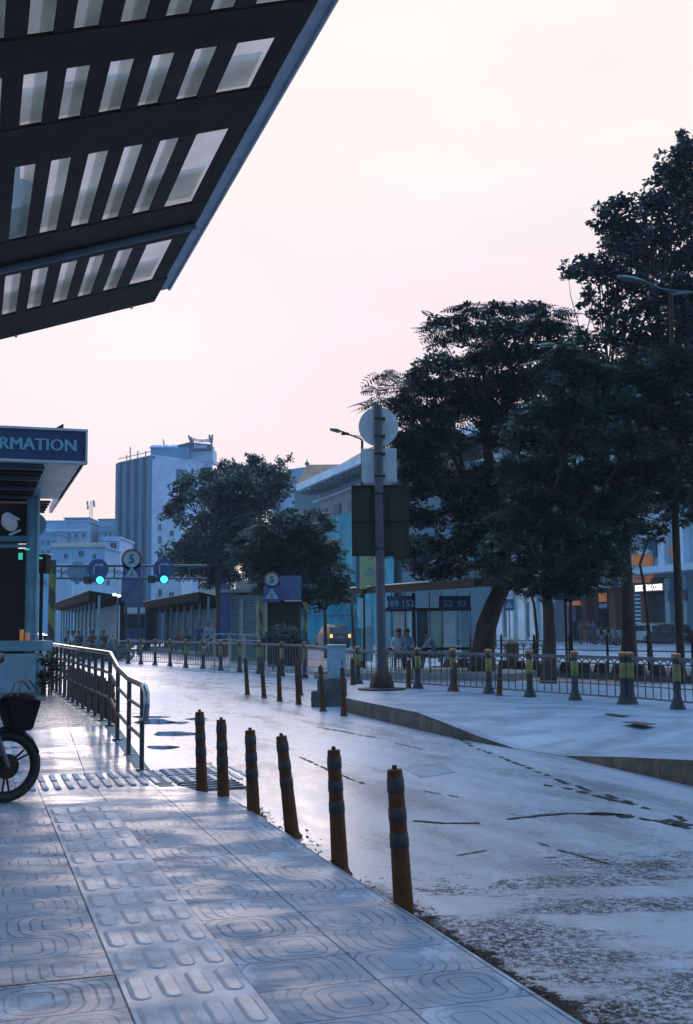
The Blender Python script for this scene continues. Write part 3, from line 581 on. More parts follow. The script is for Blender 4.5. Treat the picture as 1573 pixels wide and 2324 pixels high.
mb = MB(); mb.cyl(K(-1.72, -2.8, -.02), K(-1.80, -.12, -.02), .028*KK, n=10); mb.cyl(K(-1.63, -2.8, -.012), K(-1.70, -.12, -.012), .014*KK, n=8); mb.build('conduit', M['steel_grey'], canopy, smooth=True)
mb = MB()
for b_ in (-1.3, -.3): p = K(.31, b_, -.005); mb.ball(p, .022)
mb.build('bolt', M['white'], canopy, smooth=True)
def sheetmat(name, tr, mixf, stripe):
    m = bpy.data.materials.new(name); m.use_nodes = True; nt = m.node_tree; nt.nodes.remove(nt.nodes['Principled BSDF']); o = nt.nodes['Material Output']
    g = N('ShaderNodeNewGeometry', nt); d = N('ShaderNodeVectorMath', nt, operation='DOT_PRODUCT'); nt.links.new(g.outputs['Position'], d.inputs[0]); d.inputs[1].default_value = TB.normalized()
    w = wmath(nt, 'SINE', wmath(nt, 'MULTIPLY', d.outputs['Value'], 2*math.pi/(.0145*KK))); f = smooth(nt, w, -1, 1, 1-stripe, 1)
    nzz = smooth(nt, noise(nt, g.outputs['Position'], 2.5, 4), .3, .7, .82, 1.0); f = wmath(nt, 'MULTIPLY', f, nzz)
    c = N('ShaderNodeMix', nt, data_type='RGBA', blend_type='MULTIPLY'); c.inputs[0].default_value = 1; c.inputs[6].default_value = (*tr, 1); nt.links.new(f, c.inputs[7])
    a = N('ShaderNodeBsdfTransparent', nt); nt.links.new(c.outputs[2], a.inputs[0]); b = N('ShaderNodeBsdfTranslucent', nt); nt.links.new(c.outputs[2], b.inputs[0])
    x = N('ShaderNodeMixShader', nt); x.inputs[0].default_value = mixf; nt.links.new(a.outputs[0], x.inputs[1]); nt.links.new(b.outputs[0], x.inputs[2]); nt.links.new(x.outputs[0], o.inputs[0]); return m
M['sheet'] = sheetmat('translucent_corrugated_sheet', (.46, .43, .45), .35, .18); M['sheet_olive'] = sheetmat('aged_olive_sheet', (.60, .61, .54), .25, .28)
mb = MB(); mb.quad(K(-10, -2.8, .025), K(.32, -2.8, .025), K(.32, -.10, .04), K(-10, -.10, .025)); mb.build('corrugated_sheet', M['sheet'], canopy)
mb = MB()
for b0, b1 in bint[1:]: mb.quad(K(-10, b1-.040, .055), K(.3, b1-.040, .055), K(.3, b1+.03, .055), K(-10, b1+.03, .055))
for a0, a1 in ((-7.9, -7.4), (-5.4, -4.8), (-4.28, -3.9), (-2.75, -2.2), (-.85, -.35)): mb.quad(K(a0, -2.8, .065), K(a1, -2.8, .065), K(a1, -.2, .065), K(a0, -.2, .065))
mb.build('sheet_backing', M['sheet_olive'], canopy)
# lamp housing hanging under the canopy
y = 12.5; c = W(40, 470, y); t = thing('floodlight', 'dark round floodlight on a grey box hanging under the canopy at the left edge', 'floodlight', c)
mb = MB(); mb.lathe([(.05, .26), (.16, .2), (.20, .08), (.19, -.05), (.12, -.10), (.02, -.11)], W(30, 462, y), 20); mb.build('shade', M['black'], t, smooth=True)
mb = MB(); p0 = W(30, 445, y+.1); mb.cyl(p0-ZX*.18, p0+ZX*.12, .24, .27, n=20); mb.build('glass', M['steel_blue'], t, smooth=True)
mb = MB(); p0 = W(50, 522, y+.15); mb.box(p0, (px(62, y), .3, px(92, y)), -.2); mb.build('ballast_box', M['steel_brown'], t, bevel=.02)
mb = MB(); mb.cyl(W(40, 500, y+.2), W(40, 400, y+.4), .03); mb.cyl(W(40, 400, y+.4), W(40, 250, y+1.0), .03); mb.build('bracket', M['steel_dark'], t)
# ---------------------------------------------------------------- information kiosk
YK = 17.5
def KS(u, v, dy=0.0):  # a point on the plane of the sign face (perpendicular to the street)
    d = ray(u, v); o = W(195, 1050, YK); e = Vector((0, 0, EYE)); tt = ((o-e).dot(EX)+dy)/d.dot(EX); return e+d*tt
c0 = KS(195, 1050); kiosk = thing('information_kiosk', 'glass kiosk with blue INFORMATION fascia and sloping louvred roof at left', 'kiosk', Vector((c0.x, c0.y, .3)))
zt = KS(195, 977).z; zb = c0.z; Wd = 3.6
mb = MB(); cc = c0-TX*(Wd/2)+EX*.06; mb.box((cc.x, cc.y, (zt+zb)/2), (Wd, .12, zt-zb), SROT); sb = mb.build('sign_box', M['navy'], kiosk)
mb = MB(); cc = c0-TX*(Wd/2-.01)+EX*.05
for z in (zt, zb): mb.box((cc.x, cc.y, z), (Wd+.03, .17, .035), SROT)
mb.box((c0.x+.0, c0.y+.02, (zt+zb)/2), (.03, .15, zt-zb-.04), SROT); mb.build('trim', M['fascia'], sb)
a = KS(20, 1013); b = KS(175, 1013); ctr = Vector((a.x, a.y, KS(98, 1010).z)); 
R = Matrix((TX, ZX, -EX)).transposed().to_4x4()
MT = Matrix.Translation(Vector((b.x, b.y, ctr.z))-EX*.012) @ R
mb = MB()
for q in range(4): mb.text('INFORMATION', .265, MT @ Matrix.Translation((-.004+.006*q, 0, .0012*q)), bold=0, align='RIGHT', sx=.985)
mb.build('lettering', M['letter_teal'], sb)
# spike on top, roof side fascia going back, louvred soffit
mb = MB(); p = KS(140, 975); q = p+ZX*.10-TX*.0; mb.add([p-TX*.13, p+TX*.03, q+TX*.03, p+EX*.05], [(0, 1, 2), (0, 2, 3), (1, 3, 2), (0, 3, 1)]); mb.build('finial', M['steel_dark'], kiosk)
RL = 8.0
mb = MB(); mb.add([c0+EX*.13, c0+EX*RL, c0+EX*RL+ZX*(zt-zb)*.25, c0+EX*.13+ZX*(zt-zb), c0+EX*.13-TX*.06, c0+EX*RL-TX*.06, c0+EX*RL-TX*.06+ZX*(zt-zb)*.25, c0+EX*.13-TX*.06+ZX*(zt-zb)], [(0, 1, 2, 3), (4, 7, 6, 5), (0, 4, 5, 1), (3, 2, 6, 7), (1, 5, 6, 2), (0, 3, 7, 4)]); mb.build('side_fascia', M['steel_blue'], kiosk)
mb = MB(); mb.add([c0-TX*.02+EX*.1, c0-TX*.62+EX*.1, c0-TX*.58+EX*5.2, c0-TX*.02+EX*5.2], [(0, 1, 2, 3)]); mb.build('soffit_panel', M['steel_blue'], kiosk)
for k in range(11):
    mb = MB(); c = c0-TX*(1.9)+EX*(.5+k*.46)-ZX*.035; mb.box(c, (2.6, .10, .07), SROT); mb.build('soffit_beam', M['steel_dark'] if k % 3 else M['steel_grey'], kiosk)
mb = MB(); cc = c0-TX*2.4+EX*2.6+ZX*.05; mb.box(cc, (3.6, 5.0, .04), SROT); mb.build('soffit_lining', M['steel_brown'], kiosk)
for k in range(5):
    mb = MB(); c = c0-TX*.42+EX*(5.75+k*.52); mb.box(c-TX*.3, (1.1, .05, .05), SROT); mb.build('louvre', M['steel_dark'], kiosk)
mb = MB(); c = c0-TX*.50+EX*6.9; mb.box(c, (.05, 2.4, .045), SROT); mb.build('louvre_rail', M['steel_dark'], kiosk)
YC = 21.9
p0 = W(69, 1475, YC); p1 = W(69, 1080, YC); wc = px(26, YC)
mb = MB(); mb.box((p0.x, YC, (.3+p1.z)/2), (wc*.45, .2, p1.z-.3)); mb.box((p0.x-wc*.3, YC+.03, (.3+p1.z)/2), (wc*.34, .16, p1.z-.3)); mb.box((p0.x+wc*.34, YC+.03, (.3+p1.z)/2), (wc*.3, .16, p1.z-.3)); mb.build('column', M['steel_blue'], kiosk, bevel=.006)
for v, hpx, m_ in ((1221, 12, 'steel_blue'), (1238, 7, 'steel_blue'), (1230, 5, 'black')):
    mb = MB(); q = W(40, v, YC-.02); mb.box((q.x-1.2, YC+.06, q.z), (px(52, YC)+2.4, .09, px(hpx, YC))); mb.build('crossbar', M[m_], kiosk)
mb = MB(); a = W(56, 1243, YC); b = W(56, 1478, YC); mb.box((a.x-2.0, YC+.25, (a.z+.3)/2), (4.0, .05, a.z-.3)); mb.build('dark_glazing', M['steel_brown'], kiosk)
mb = MB(); a = W(56, 1140, YC); b = W(56, 1215, YC); mb.box((a.x-2.0, YC+.3, (a.z+b.z)/2), (4.0, .05, a.z-b.z)); mb.build('transom_glazing', M['steel_brown'], kiosk)
mb = MB(); a = W(56, 1090, YC); mb.box((a.x-2.9, YC+3.4, 1.9), (3.6, .1, 4.2)); mb.build('back_wall', M['steel_brown'], kiosk)
mb = MB(); mb.box(W(47, 1262, YC-.1), (.07, .04, .13)); mb.box(W(62, 1246, YC-.14), (.09, .04, .035)); mb.box(W(91, 1280-14, YC+.3), (.09, .04, .035)); mb.build('green_light', M['green_led'], kiosk)
mb = MB(); mb.box(W(38, 1465, YC-.5), (px(70, YC)+.6, .7, px(22, YC))); mb.build('counter', M['steel_blue'], kiosk, bevel=.01)
# white box planter in front
y = 21.0; a = W(0, 1479, y); b = W(87, 1565, y); mb = MB(); mb.box(((a.x+b.x)/2-.4, y+.3, (.3+W(60, 1483, y).z)/2), (b.x-a.x+.8, .6, W(60, 1483, y).z-.3)); tag(mb.build('planter_box', M['cab'], bevel=.05), 'pale blue box planter standing below the kiosk counter', 'planter')
# white curved shell lamp in the kiosk opening
c = W(10, 1190, YC-.4); t = thing('wall_fan', 'white round fan shroud in the kiosk opening below the roof', 'fan', c)
mb = MB(); mb.lathe([(.02, .02), (.12, .05), (.19, .13), (.19, .16), (.12, .10), (.02, .09)], (0, 0, 0), 18)
R3 = Matrix.Translation(c) @ Matrix.Rotation(math.radians(70), 4, 'Y') @ Matrix.Rotation(.5, 4, 'X'); mb.v = [R3 @ p for p in mb.v]; mb.build('shroud', M['white'], t, smooth=True)
mb = MB(); mb.cyl(c+Vector((.1, 0, -.2)), c+Vector((.28, .1, -.1)), .02); mb.cyl(c+Vector((.1, 0, .2)), c+Vector((.26, .1, .1)), .02); mb.build('bracket', M['white'], t)
# dark box right of the column, round sign back
a = W(95, 1279, 24); mb = MB(); mb.box(a, (px(31, 24), .4, px(44, 24))); t = tag(mb.build('equipment_box', M['steel_dark'], bevel=.01), 'dark square equipment box beside the blue kiosk column', 'box')
mb = MB(); a2 = W(97, 1257.5, 24); mb.box(a2, (px(36, 24), .46, .02)); mb.build('lid', M['white'], t).location = -t.location if False else (0, 0, 0)
mb = MB(); mb.cyl(W(95, 1300, 24.1), W(95, 1300, 24.1)*Vector((1, 1, 0))+ZX*.3, .04); mb.build('stand', M['steel_dark'], t)
c = W(80, 1190, 23); t = thing('round_sign', 'grey-green round sign back half hidden behind the kiosk column', 'sign', Vector((c.x, c.y, .3)))
mb = MB(); disc(mb, c, px(26, 23)); mb.build('sign_plate', M['steel_blue'], t, smooth=True); mb = MB(); mb.cyl(Vector((c.x-.02, c.y+.05, .3)), Vector((c.x-.02, c.y+.05, c.z)), .035); mb.build('pole', M['steel_grey'], t, smooth=True)
# traffic cones / cups on the counter
for u, v, r, h, cm_, lab in ((49, 1474, .04, .22, 'orange_cup', 'stack of orange cups on the kiosk counter'), (62, 1476, .045, .16, 'pink_cup', 'salmon pink cup on the kiosk counter beside the column')):
    M[cm_] = glow(cm_, (.9, .32, .05) if 'orange' in cm_ else (.8, .25, .16), .10); y = YC-.8; p = W(u, v, y); p.z = W(38, 1455, YC-.5).z  # cups are no lamps but get a faint glow of their own
    mb = MB(); mb.lathe([(r*.8, 0), (r, h*.3), (r*.85, h*.31), (r*1.02, h*.6), (r*.85, h*.62), (r, h)], p, 14); tag(mb.build('cup', M[cm_], smooth=True), lab, 'cup')
M['roof_matte'] = mat('matte_black_vinyl', (.014, .012, .012), .85, spec=.12)
# ---------------------------------------------------------------- motorbike at the left edge (first of its kind, later copied for the parked row)
def motorbike(name, label, detail=True, paint='black', basket=True):
    t = thing(name, label, 'motorbike', (0, 0, 0)); X = Vector
    for wx in (0, -1.22):
        mb = MB(); mb.tube([X((wx+.275*math.cos(a), 0, .31+.275*math.sin(a))) for a in [2*math.pi*k/32 for k in range(32)]], .038, 10, closed=True); w = mb.build('wheel', M['rubber'], t, smooth=True, local=True)
        mb = MB(); mb.tube([X((wx+.232*math.cos(a), 0, .31+.232*math.sin(a))) for a in [2*math.pi*k/28 for k in range(28)]], .014, 8, closed=True)
        mb.cyl(X((wx, -.05, .31)), X((wx, .05, .31)), .045, n=14)
        for k in range(3):
            for da in (-.13, .13):
                a = 2*math.pi*k/3+.55; mb.cyl(X((wx+.03*math.cos(a), 0, .31+.03*math.sin(a))), X((wx+.225*math.cos(a+da), 0, .31+.225*math.sin(a+da))), .012, .009, n=6)
        mb.cyl(X((wx, -.035, .31)), X((wx, -.03, .31)), .11, n=20); mb.build('rim', M['steel_dark'], w, smooth=True, local=True)
    mb = MB()
    for s in (-.075, .075): mb.cyl(X((0, s, .31)), X((-.17, s, .80)), .02, .024, n=8)
    mb.cyl(X((-.17, -.09, .80)), X((-.17, .09, .80)), .03); mb.cyl(X((-.17, 0, .78)), X((-.25, 0, 1.0)), .03); mb.build('fork', M['steel_grey'], t, smooth=True, local=True)
    mb = MB(); pts = [(.30*math.cos(a)+0, .31+.325*math.sin(a)) for a in [math.radians(q) for q in (20, 40, 60, 80, 100, 120, 140)]]
    mb.loft([[X((x, -.06, z)), X((x*.985, -.045, z+.022)), X((x*.985, .045, z+.022)), X((x, .06, z)), X((x*.97, .05, z-.012)), X((x*.97, -.05, z-.012))] for x, z in pts]); mb.build('mudguard', M[paint], t, smooth=True, local=True)
    # leg shield and body
    def ring(x, z0, z1, w): return [X((x, -w, z0)), X((x, -w*1.05, (z0+z1)/2)), X((x, -w*.6, z1)), X((x, w*.6, z1)), X((x, w*1.05, (z0+z1)/2)), X((x, w, z0))]
    mb = MB(); mb.loft([ring(-.12, .72, .98, .09), ring(-.2, .5, 1.0, .17), ring(-.28, .36, .96, .20), ring(-.34, .3, .8, .19)]); mb.build('leg_shield', M[paint], t, smooth=True, local=True)
    mb = MB(); mb.loft([ring(-.3, .34, .52, .09), ring(-.5, .28, .48, .10), ring(-.62, .3, .62, .12), ring(-.85, .42, .72, .13), ring(-1.2, .58, .76, .11), ring(-1.5, .68, .78, .05)]); mb.build('body', M[paint], t, smooth=True, local=True)
    mb = MB(); mb.loft([ring(-.55, .66, .72, .10), ring(-.7, .70, .79, .13), ring(-1.0, .73, .82, .14), ring(-1.35, .76, .85, .11)]); mb.build('seat', M['rubber'], t, smooth=True, local=True)
    mb = MB(); mb.box(X((-.62, 0, .36)), (.32, .22, .2)); mb.cyl(X((-.5, -.14, .26)), X((-1.3, -.15, .34)), .03, .045, n=10); mb.cyl(X((-.75, 0, .28)), X((-.70, .3, .03)), .012); mb.box(X((-.66, 0, .27)), (.05, .5, .03)); mb.build('engine', M['steel_dark'], t, local=True, bevel=.01)
    mb = MB(); mb.loft([ring(-.08, .92, 1.02, .05), ring(-.14, .88, 1.08, .11), ring(-.24, .9, 1.12, .12), ring(-.3, .95, 1.08, .08)]); hb = mb.build('headlamp_cowl', M[paint], t, smooth=True, local=True)
    mb = MB(); mb.ball(X((-.09, 0, .97)), (.03, .07, .05)); mb.build('headlight', M['stainless'], hb, smooth=True, local=True)
    mb = MB(); mb.tube([X((-.40, -.34, 1.06)), X((-.30, -.26, 1.08)), X((-.24, -.08, 1.05)), X((-.24, .08, 1.05)), X((-.30, .26, 1.08)), X((-.40, .34, 1.06))], .014, 8); mb.cyl(X((-.44, -.36, 1.06)), X((-.33, -.28, 1.08)), .02); mb.cyl(X((-.44, .36, 1.06)), X((-.33, .28, 1.08)), .02); hbm = mb.build('handlebar', M['black'], t, smooth=True, local=True)
    for s in (-1, 1):
        mb = MB(); mb.tube([X((-.32, s*.25, 1.08)), X((-.27, s*.29, 1.17)), X((-.20, s*.33, 1.24))], .007, 6); mb.ball(X((-.17, s*.34, 1.26)), (.025, .095, .045), 12, 8); mb.build('mirror', M['black'], t, smooth=True, local=True)
    if basket:
        mb = MB(); mb.loft([[X((.02, -.13, .60)), X((.20, -.12, .62)), X((.20, .12, .62)), X((.02, .12, .62))], [X((-.06, -.17, .88)), X((.26, -.17, .88)), X((.26, .17, .88)), X((-.06, .17, .88))]]); bk_ = mb.build('basket', M['roof_matte'], t, local=True, bevel=.012)
        mb = MB(); mb.ball(X((.10, 0, .88)), (.16, .155, .07), 16, 10); mb.build('rain_cover', M['roof_matte'], bk_, smooth=True, local=True)
        mb = MB()
        for dx in (0, .06): mb.tube([X((-.02+dx, -.16, .92)), X((.05+dx, -.05, 1.03)), X((.15+dx, .03, 1.05)), X((.24+dx, .10, .96))], .008, 6)
        mb.build('cable', M['black'], t, smooth=True, local=True)
    return t
moto = motorbike('motorbike', 'dark motorbike with a front basket, its front wheel showing at the left edge')
b = G(11, 1820, 0); moto.location = (b.x, b.y, 0); moto.rotation_euler.z = math.radians(34)
# ---------------------------------------------------------------- people
def person(label, loc, rz=0, pose='stand', shirt='shirt_dark', pants='trouser', hair='hair', s=1.0, group=None, longhair=False):
    t = thing('person', label, 'person', loc, group, rz)
    J = {}
    if pose == 'stand':
        J = dict(pel=(0, 0, .93), sp=(0, -.01, 1.15), ch=(0, 0, 1.35), nk=(0, .0, 1.50), hd=(0, .02, 1.60), ht=(0, .01, 1.72),
                 lh=(-.10, 0, .88), lk=(-.11, .03, .48), la=(-.12, -.02, .08), lt=(-.13, .14, .04), rh=(.10, 0, .88), rk=(.11, .05, .48), ra=(.12, .0, .08), rt=(.14, .15, .04),
                 ls=(-.18, 0, 1.42), le=(-.25, -.02, 1.15), lw=(-.24, .08, .92), lf=(-.23, .12, .82), rs=(.18, 0, 1.42), re=(.25, -.02, 1.15), rw=(.22, .10, .94), rf=(.20, .15, .85))
    elif pose == 'sit':
        J = dict(pel=(0, 0, .50), sp=(0, .02, .72), ch=(0, .06, .92), nk=(0, .09, 1.06), hd=(0, .13, 1.16), ht=(0, .13, 1.28),
                 lh=(-.10, .04, .48), lk=(-.13, .42, .50), la=(-.13, .40, .08), lt=(-.14, .55, .04), rh=(.10, .04, .48), rk=(.13, .42, .50), ra=(.13, .42, .08), rt=(.14, .57, .04),
                 ls=(-.18, .06, .98), le=(-.22, .10, .73), lw=(-.10, .30, .62), lf=(-.05, .36, .60), rs=(.18, .06, .98), re=(.22, .12, .73), rw=(.10, .32, .62), rf=(.05, .38, .60))
    elif pose == 'lean':
        J = dict(pel=(0, 0, .55), sp=(0, .10, .76), ch=(0, .22, .94), nk=(0, .30, 1.05), hd=(0, .36, 1.13), ht=(0, .40, 1.24),
                 lh=(-.10, .04, .53), lk=(-.13, .44, .50), la=(-.13, .50, .08), lt=(-.14, .66, .04), rh=(.10, .04, .53), rk=(.13, .44, .50), ra=(.13, .46, .08), rt=(.14, .62, .04),
                 ls=(-.17, .22, .98), le=(-.20, .36, .76), lw=(-.10, .52, .66), lf=(-.06, .58, .64), rs=(.17, .22, .98), re=(.20, .36, .76), rw=(.10, .52, .66), rf=(.06, .58, .64))
    rad = dict(pel=.15, sp=.125, ch=.15, nk=.058, hd=.088, ht=.075, lh=.09, lk=.062, la=.045, lt=.038, rh=.09, rk=.062, ra=.045, rt=.038, ls=.065, le=.045, lw=.03, lf=.032, rs=.065, re=.045, rw=.03, rf=.032)
    names = list(J); ed = [('pel', 'sp'), ('sp', 'ch'), ('ch', 'nk'), ('nk', 'hd'), ('hd', 'ht'), ('pel', 'lh'), ('lh', 'lk'), ('lk', 'la'), ('la', 'lt'), ('pel', 'rh'), ('rh', 'rk'), ('rk', 'ra'), ('ra', 'rt'), ('ch', 'ls'), ('ls', 'le'), ('le', 'lw'), ('lw', 'lf'), ('ch', 'rs'), ('rs', 're'), ('re', 'rw'), ('rw', 'rf')]
    me = bpy.data.meshes.new('b'); me.from_pydata([tuple(c*s for c in J[n]) for n in names], [(names.index(a), names.index(b)) for a, b in ed], [])
    o = bpy.data.objects.new('b', me); C.objects.link(o); md = o.modifiers.new('s', 'SKIN')
    for i, n in enumerate(names): me.skin_vertices[0].data[i].radius = (rad[n]*s, rad[n]*s*(.72 if n in ('ch', 'sp', 'pel') else 1))
    me.skin_vertices[0].data[0].use_root = True
    sb = o.modifiers.new('d', 'SUBSURF'); sb.levels = 1
    dg = bpy.context.evaluated_depsgraph_get(); m2 = bpy.data.meshes.new_from_object(o.evaluated_get(dg)); bpy.data.objects.remove(o)
    m2.name = 'body'; m2.materials.clear()
    for x in (M['skin'], M[shirt], M[pants], M['black']): m2.materials.append(x)
    keys = {n: Vector(J[n])*s for n in names}; cls = {}
    for n in names: cls[n] = 1 if n in ('sp', 'ch', 'ls', 'rs', 'le', 're') else 2 if n in ('pel', 'lh', 'rh', 'lk', 'rk') else 3 if n in ('la', 'lt', 'ra', 'rt') else 0
    for p in m2.polygons:
        p.use_smooth = True; c = p.center; n = min(names, key=lambda q: (keys[q]-c).length); p.material_index = cls[n]
    b = bpy.data.objects.new('body', m2); C.objects.link(b); b.parent = t
    hp = Vector(J['ht'])*s; mb = MB(); mb.ball(hp-Vector((0, .025*s, .03*s)), (.098*s, .11*s, .09*s), 12, 8)
    if longhair: mb.ball(hp-Vector((0, .09*s, .16*s)), (.09*s, .06*s, .17*s), 10, 7)
    mb.build('hair', M[hair], t, smooth=True, local=True); return t
M['roof_black'] = mat('matte_dark_roof_sheet', (.016, .011, .009), .9, spec=.05)
# ---------------------------------------------------------------- platform shelters in mid distance, left
def shelter(name_label, peak, far, lowr, zh, mat_s='white'):
    """peak: near end of the high eave (u,v); far: far end; lowr: near end of the low eave"""
    yn = FP*(zh-1.5)/((1422+(786-peak[0])*.0087)-peak[1]); yf = FP*(zh-1.5)/((1422+(786-far[0])*.0087)-far[1])
    A = W(peak[0], peak[1], yn); B = W(far[0], far[1], yf); B.z = A.z; L = W(lowr[0], lowr[1], yn+.4); d = (B-A); n = d.length; d.normalize()
    t = thing('bus_shelter', name_label, 'bus shelter', Vector((A.x, A.y, 0)), 'dark roofed bus shelters beyond the fence')
    mb = MB(); L2 = L+d*n; th = ZX*.52
    mb.add([A, B, L2, L, A-th, B-th, L2-th, L-th], [(0, 1, 2, 3), (4, 7, 6, 5), (0, 3, 7, 4), (1, 5, 6, 2), (0, 4, 5, 1), (3, 2, 6, 7)]); rf = mb.build('roof', M['roof_black'], t)
    side = (L-A); side.z = 0; side.normalize(); wd_ = (L-A).length
    mb = MB(); mb.add([A+ZX*.0-side*.04, B-side*.04, B-side*.04+ZX*.035, A-side*.04+ZX*.035, A+side*.06, B+side*.06, B+side*.06+ZX*.035, A+side*.06+ZX*.035], [(0, 1, 2, 3), (4, 7, 6, 5), (3, 2, 6, 7)]); mb.build('gutter', M['fascia'], rf)
    # under-beam (dark valance)
    mb = MB()
    for q in (.5, .985): c = A.lerp(L, q); c2 = B.lerp(L2, q); mid_ = (c+c2)/2-ZX*.36; mb.box(mid_, (n, .06, .34), math.atan2(d.y, d.x))
    mb.build('valance', M['roof_black'], t)
    # upright slatted screen and columns
    cols = int(n/2.6)
    for k in range(cols+1):
        c = A.lerp(B, k/cols)+side*.30*wd_; mb = MB(); mb.cyl(Vector((c.x, c.y, -.1)), Vector((c.x, c.y, A.z-.25)), .07, n=8); mb.build('column', M['steel_blue'], t, smooth=True)
    mb = MB(); c = (A+B)/2+side*(wd_+.12); mb.box((c.x, c.y, 1.5), (n, .05, 3.0), math.atan2(d.y, d.x)); mb.build('dark_backing', M['roof_black'], t)  # black sheet added behind the slats so the gaps look dark
    mb = MB(); ns = int(n/.62)
    for k in range(ns):
        c = A.lerp(B, (k+.5)/ns)+side*.93*wd_
        mb.box((c.x, c.y, 1.4), (.06, .12, 2.9), math.atan2(d.y, d.x))
    mb.build('slatted_screen', M[mat_s], t)
    mb = MB(); c = (A+B)/2+side*.55*wd_; mb.box((c.x, c.y, -.02), (n+1, 2.6, .22), math.atan2(d.y, d.x)); mb.build('platform', M['concrete'], t)
    mb = MB(); c = (A+B)/2+side*.5*wd_; mb.box((c.x, c.y, .5), (n*.8, .35, .06), math.atan2(d.y, d.x)); mb.build('bench', M['steel_dark'], t)
    return A, B, side, d, n
M['slat'] = mat('pale_slats', (.55, .64, .66), .5)
A1, B1, sd1, d1, n1 = shelter('dark low roofed bus shelter at far left behind the striped pole', (203.4, 1340), (125, 1368.5), (276, 1351), 3.6, 'slat')
A2, B2, sd2, d2, n2 = shelter('dark pitched bus shelter with a pale slatted screen left of the shuttered kiosk', (452.5, 1342.8), (325, 1365.8), (520, 1358), 3.6, 'slat')
pl = [((452, 1410, 62), 'stand', 'shirt_blue', 'person in a dark blue shirt standing before the slatted shelter', 0), ((474, 1418, 61.5), 'stand', 'shirt_pale', 'person in pale clothes standing bent beside the one in blue', .6)]
for (u, v, y), pose, sh, lab, rz in pl:
    p = W(u, 1440, y); person(lab, (p.x, p.y, .09), 3.0+rz, pose, sh, s=.97)
for u, y, sh, lab in ((406, 63, 'shirt_maroon', 'person in dark red seated low at the slatted shelter'), (425, 62.5, 'shirt_dark', 'person in dark clothes seated right of the one in dark red'),
                      (158, 60, 'shirt_dark', 'leftmost seated person under the far left shelter'), (168, 59.7, 'shirt_white', 'seated person in a pale shirt under the far left shelter'), (181, 59.4, 'shirt_dark', 'seated person in dark clothes just right of the pale shirt'), (210, 59.2, 'shirt_maroon', 'person in dark red seated in the middle of the far left shelter'), (238, 59, 'shirt_dark', 'rightmost seated person under the far left shelter')):
    p = W(u, 1440, y); person(lab, (p.x, p.y, .12), 3.1+random.uniform(-.5, .5), 'sit', sh)
# ---------------------------------------------------------------- striped gantry with signs and signals
YG = 38.0
t = thing('sign_gantry', 'overhead gantry on a yellow and brown striped mast carrying round signs', 'gantry', W(116, 1480, YG)*Vector((1, 1, 0))+ZX*ROAD)
pb = t.location.copy(); ptz = W(114, 1271, YG).z
mb = MB(); mb.cyl(pb, Vector((pb.x, pb.y, ptz)), .125, .12, n=20); mast = mb.build('mast', M['brown_band'], t, smooth=True)
mb = MB(); nt_ = 64; H0, H1 = .1, ptz-ROAD-.02       # two spiral yellow stripes
for ph in (0.0,):
    vs = []; 
    for k in range(nt_+1):
        z = H0+(H1-H0)*k/nt_; a = -2*math.pi*z/1.25+ph+1.0
        for j in range(7): aa = a+math.pi*j/6*.95; vs.append(Vector((pb.x+.1285*math.cos(aa), pb.y+.1285*math.sin(aa), ROAD+z)))
    mb.add(vs, [(k*7+j, k*7+j+1, (k+1)*7+j+1, (k+1)*7+j) for k in range(nt_) for j in range(6)])
mb.build('stripe', M['stripe_yellow'], mast, smooth=True)
mb = MB(); a1 = W(118, 1283.5, YG); a2 = W(470, 1283.5, YG); b1_ = W(118, 1312, YG); b2_ = W(470, 1312, YG); mb.cyl(a1, a2, .045); mb.cyl(b1_, b2_, .035)
for u in (140, 260, 350, 430): mb.cyl(W(u, 1283.5, YG), W(u, 1312, YG), .022, n=6)
for u in (135, 255): mb.tube([W(u+q*3.2, 1312-24*math.sin(math.pi/2*q/6)*.8, YG) for q in range(7)], .014, 5)
mb.build('truss', M['steel_grey'], t, smooth=True)
def signthing(name, label, cat, c, parts, back=True, group=None):
    t = thing(name, label, cat, c, group)
    for pn, mb, m_, par in parts: mb.build(pn, M[m_], t, smooth=(pn in ('ring', 'disc')))
    return t
M['sign_red'] = mat('faded_red_ring', (.16, .045, .025), .5); M['sign_face'] = mat('grey_white_sign_face', (.22, .29, .31), .45); M['sign_blue'] = mat('blue_sign_face', (.03, .042, .13), .45); M['sign_blue2'] = mat('pale_blue_sign_face', (.05, .085, .17), .45, var=.25, scale=2)
M['digit'] = mat('black_numeral', (.03, .04, .05), .5)
RF = Matrix((Vector((1, 0, 0)), ZX, Vector((0, -1, 0)))).transposed().to_4x4()
def speed5(u, v, y, r, label):
    c = W(u, v, y-.1); t = thing('speed_sign', label, 'speed sign', c)
    mb = MB(); disc(mb, c, r); mb.build('ring', M['sign_red'], t, smooth=True)
    mb = MB(); disc(mb, c-Vector((0, .012, 0)), r*.76); mb.build('face', M['sign_face'], t, smooth=True)
    mb = MB(); mb.text('5', r*1.15, Matrix.Translation(c+Vector((0, -.026, 0))) @ RF, bold=.012); mb.build('numeral', M['digit'], t); return t
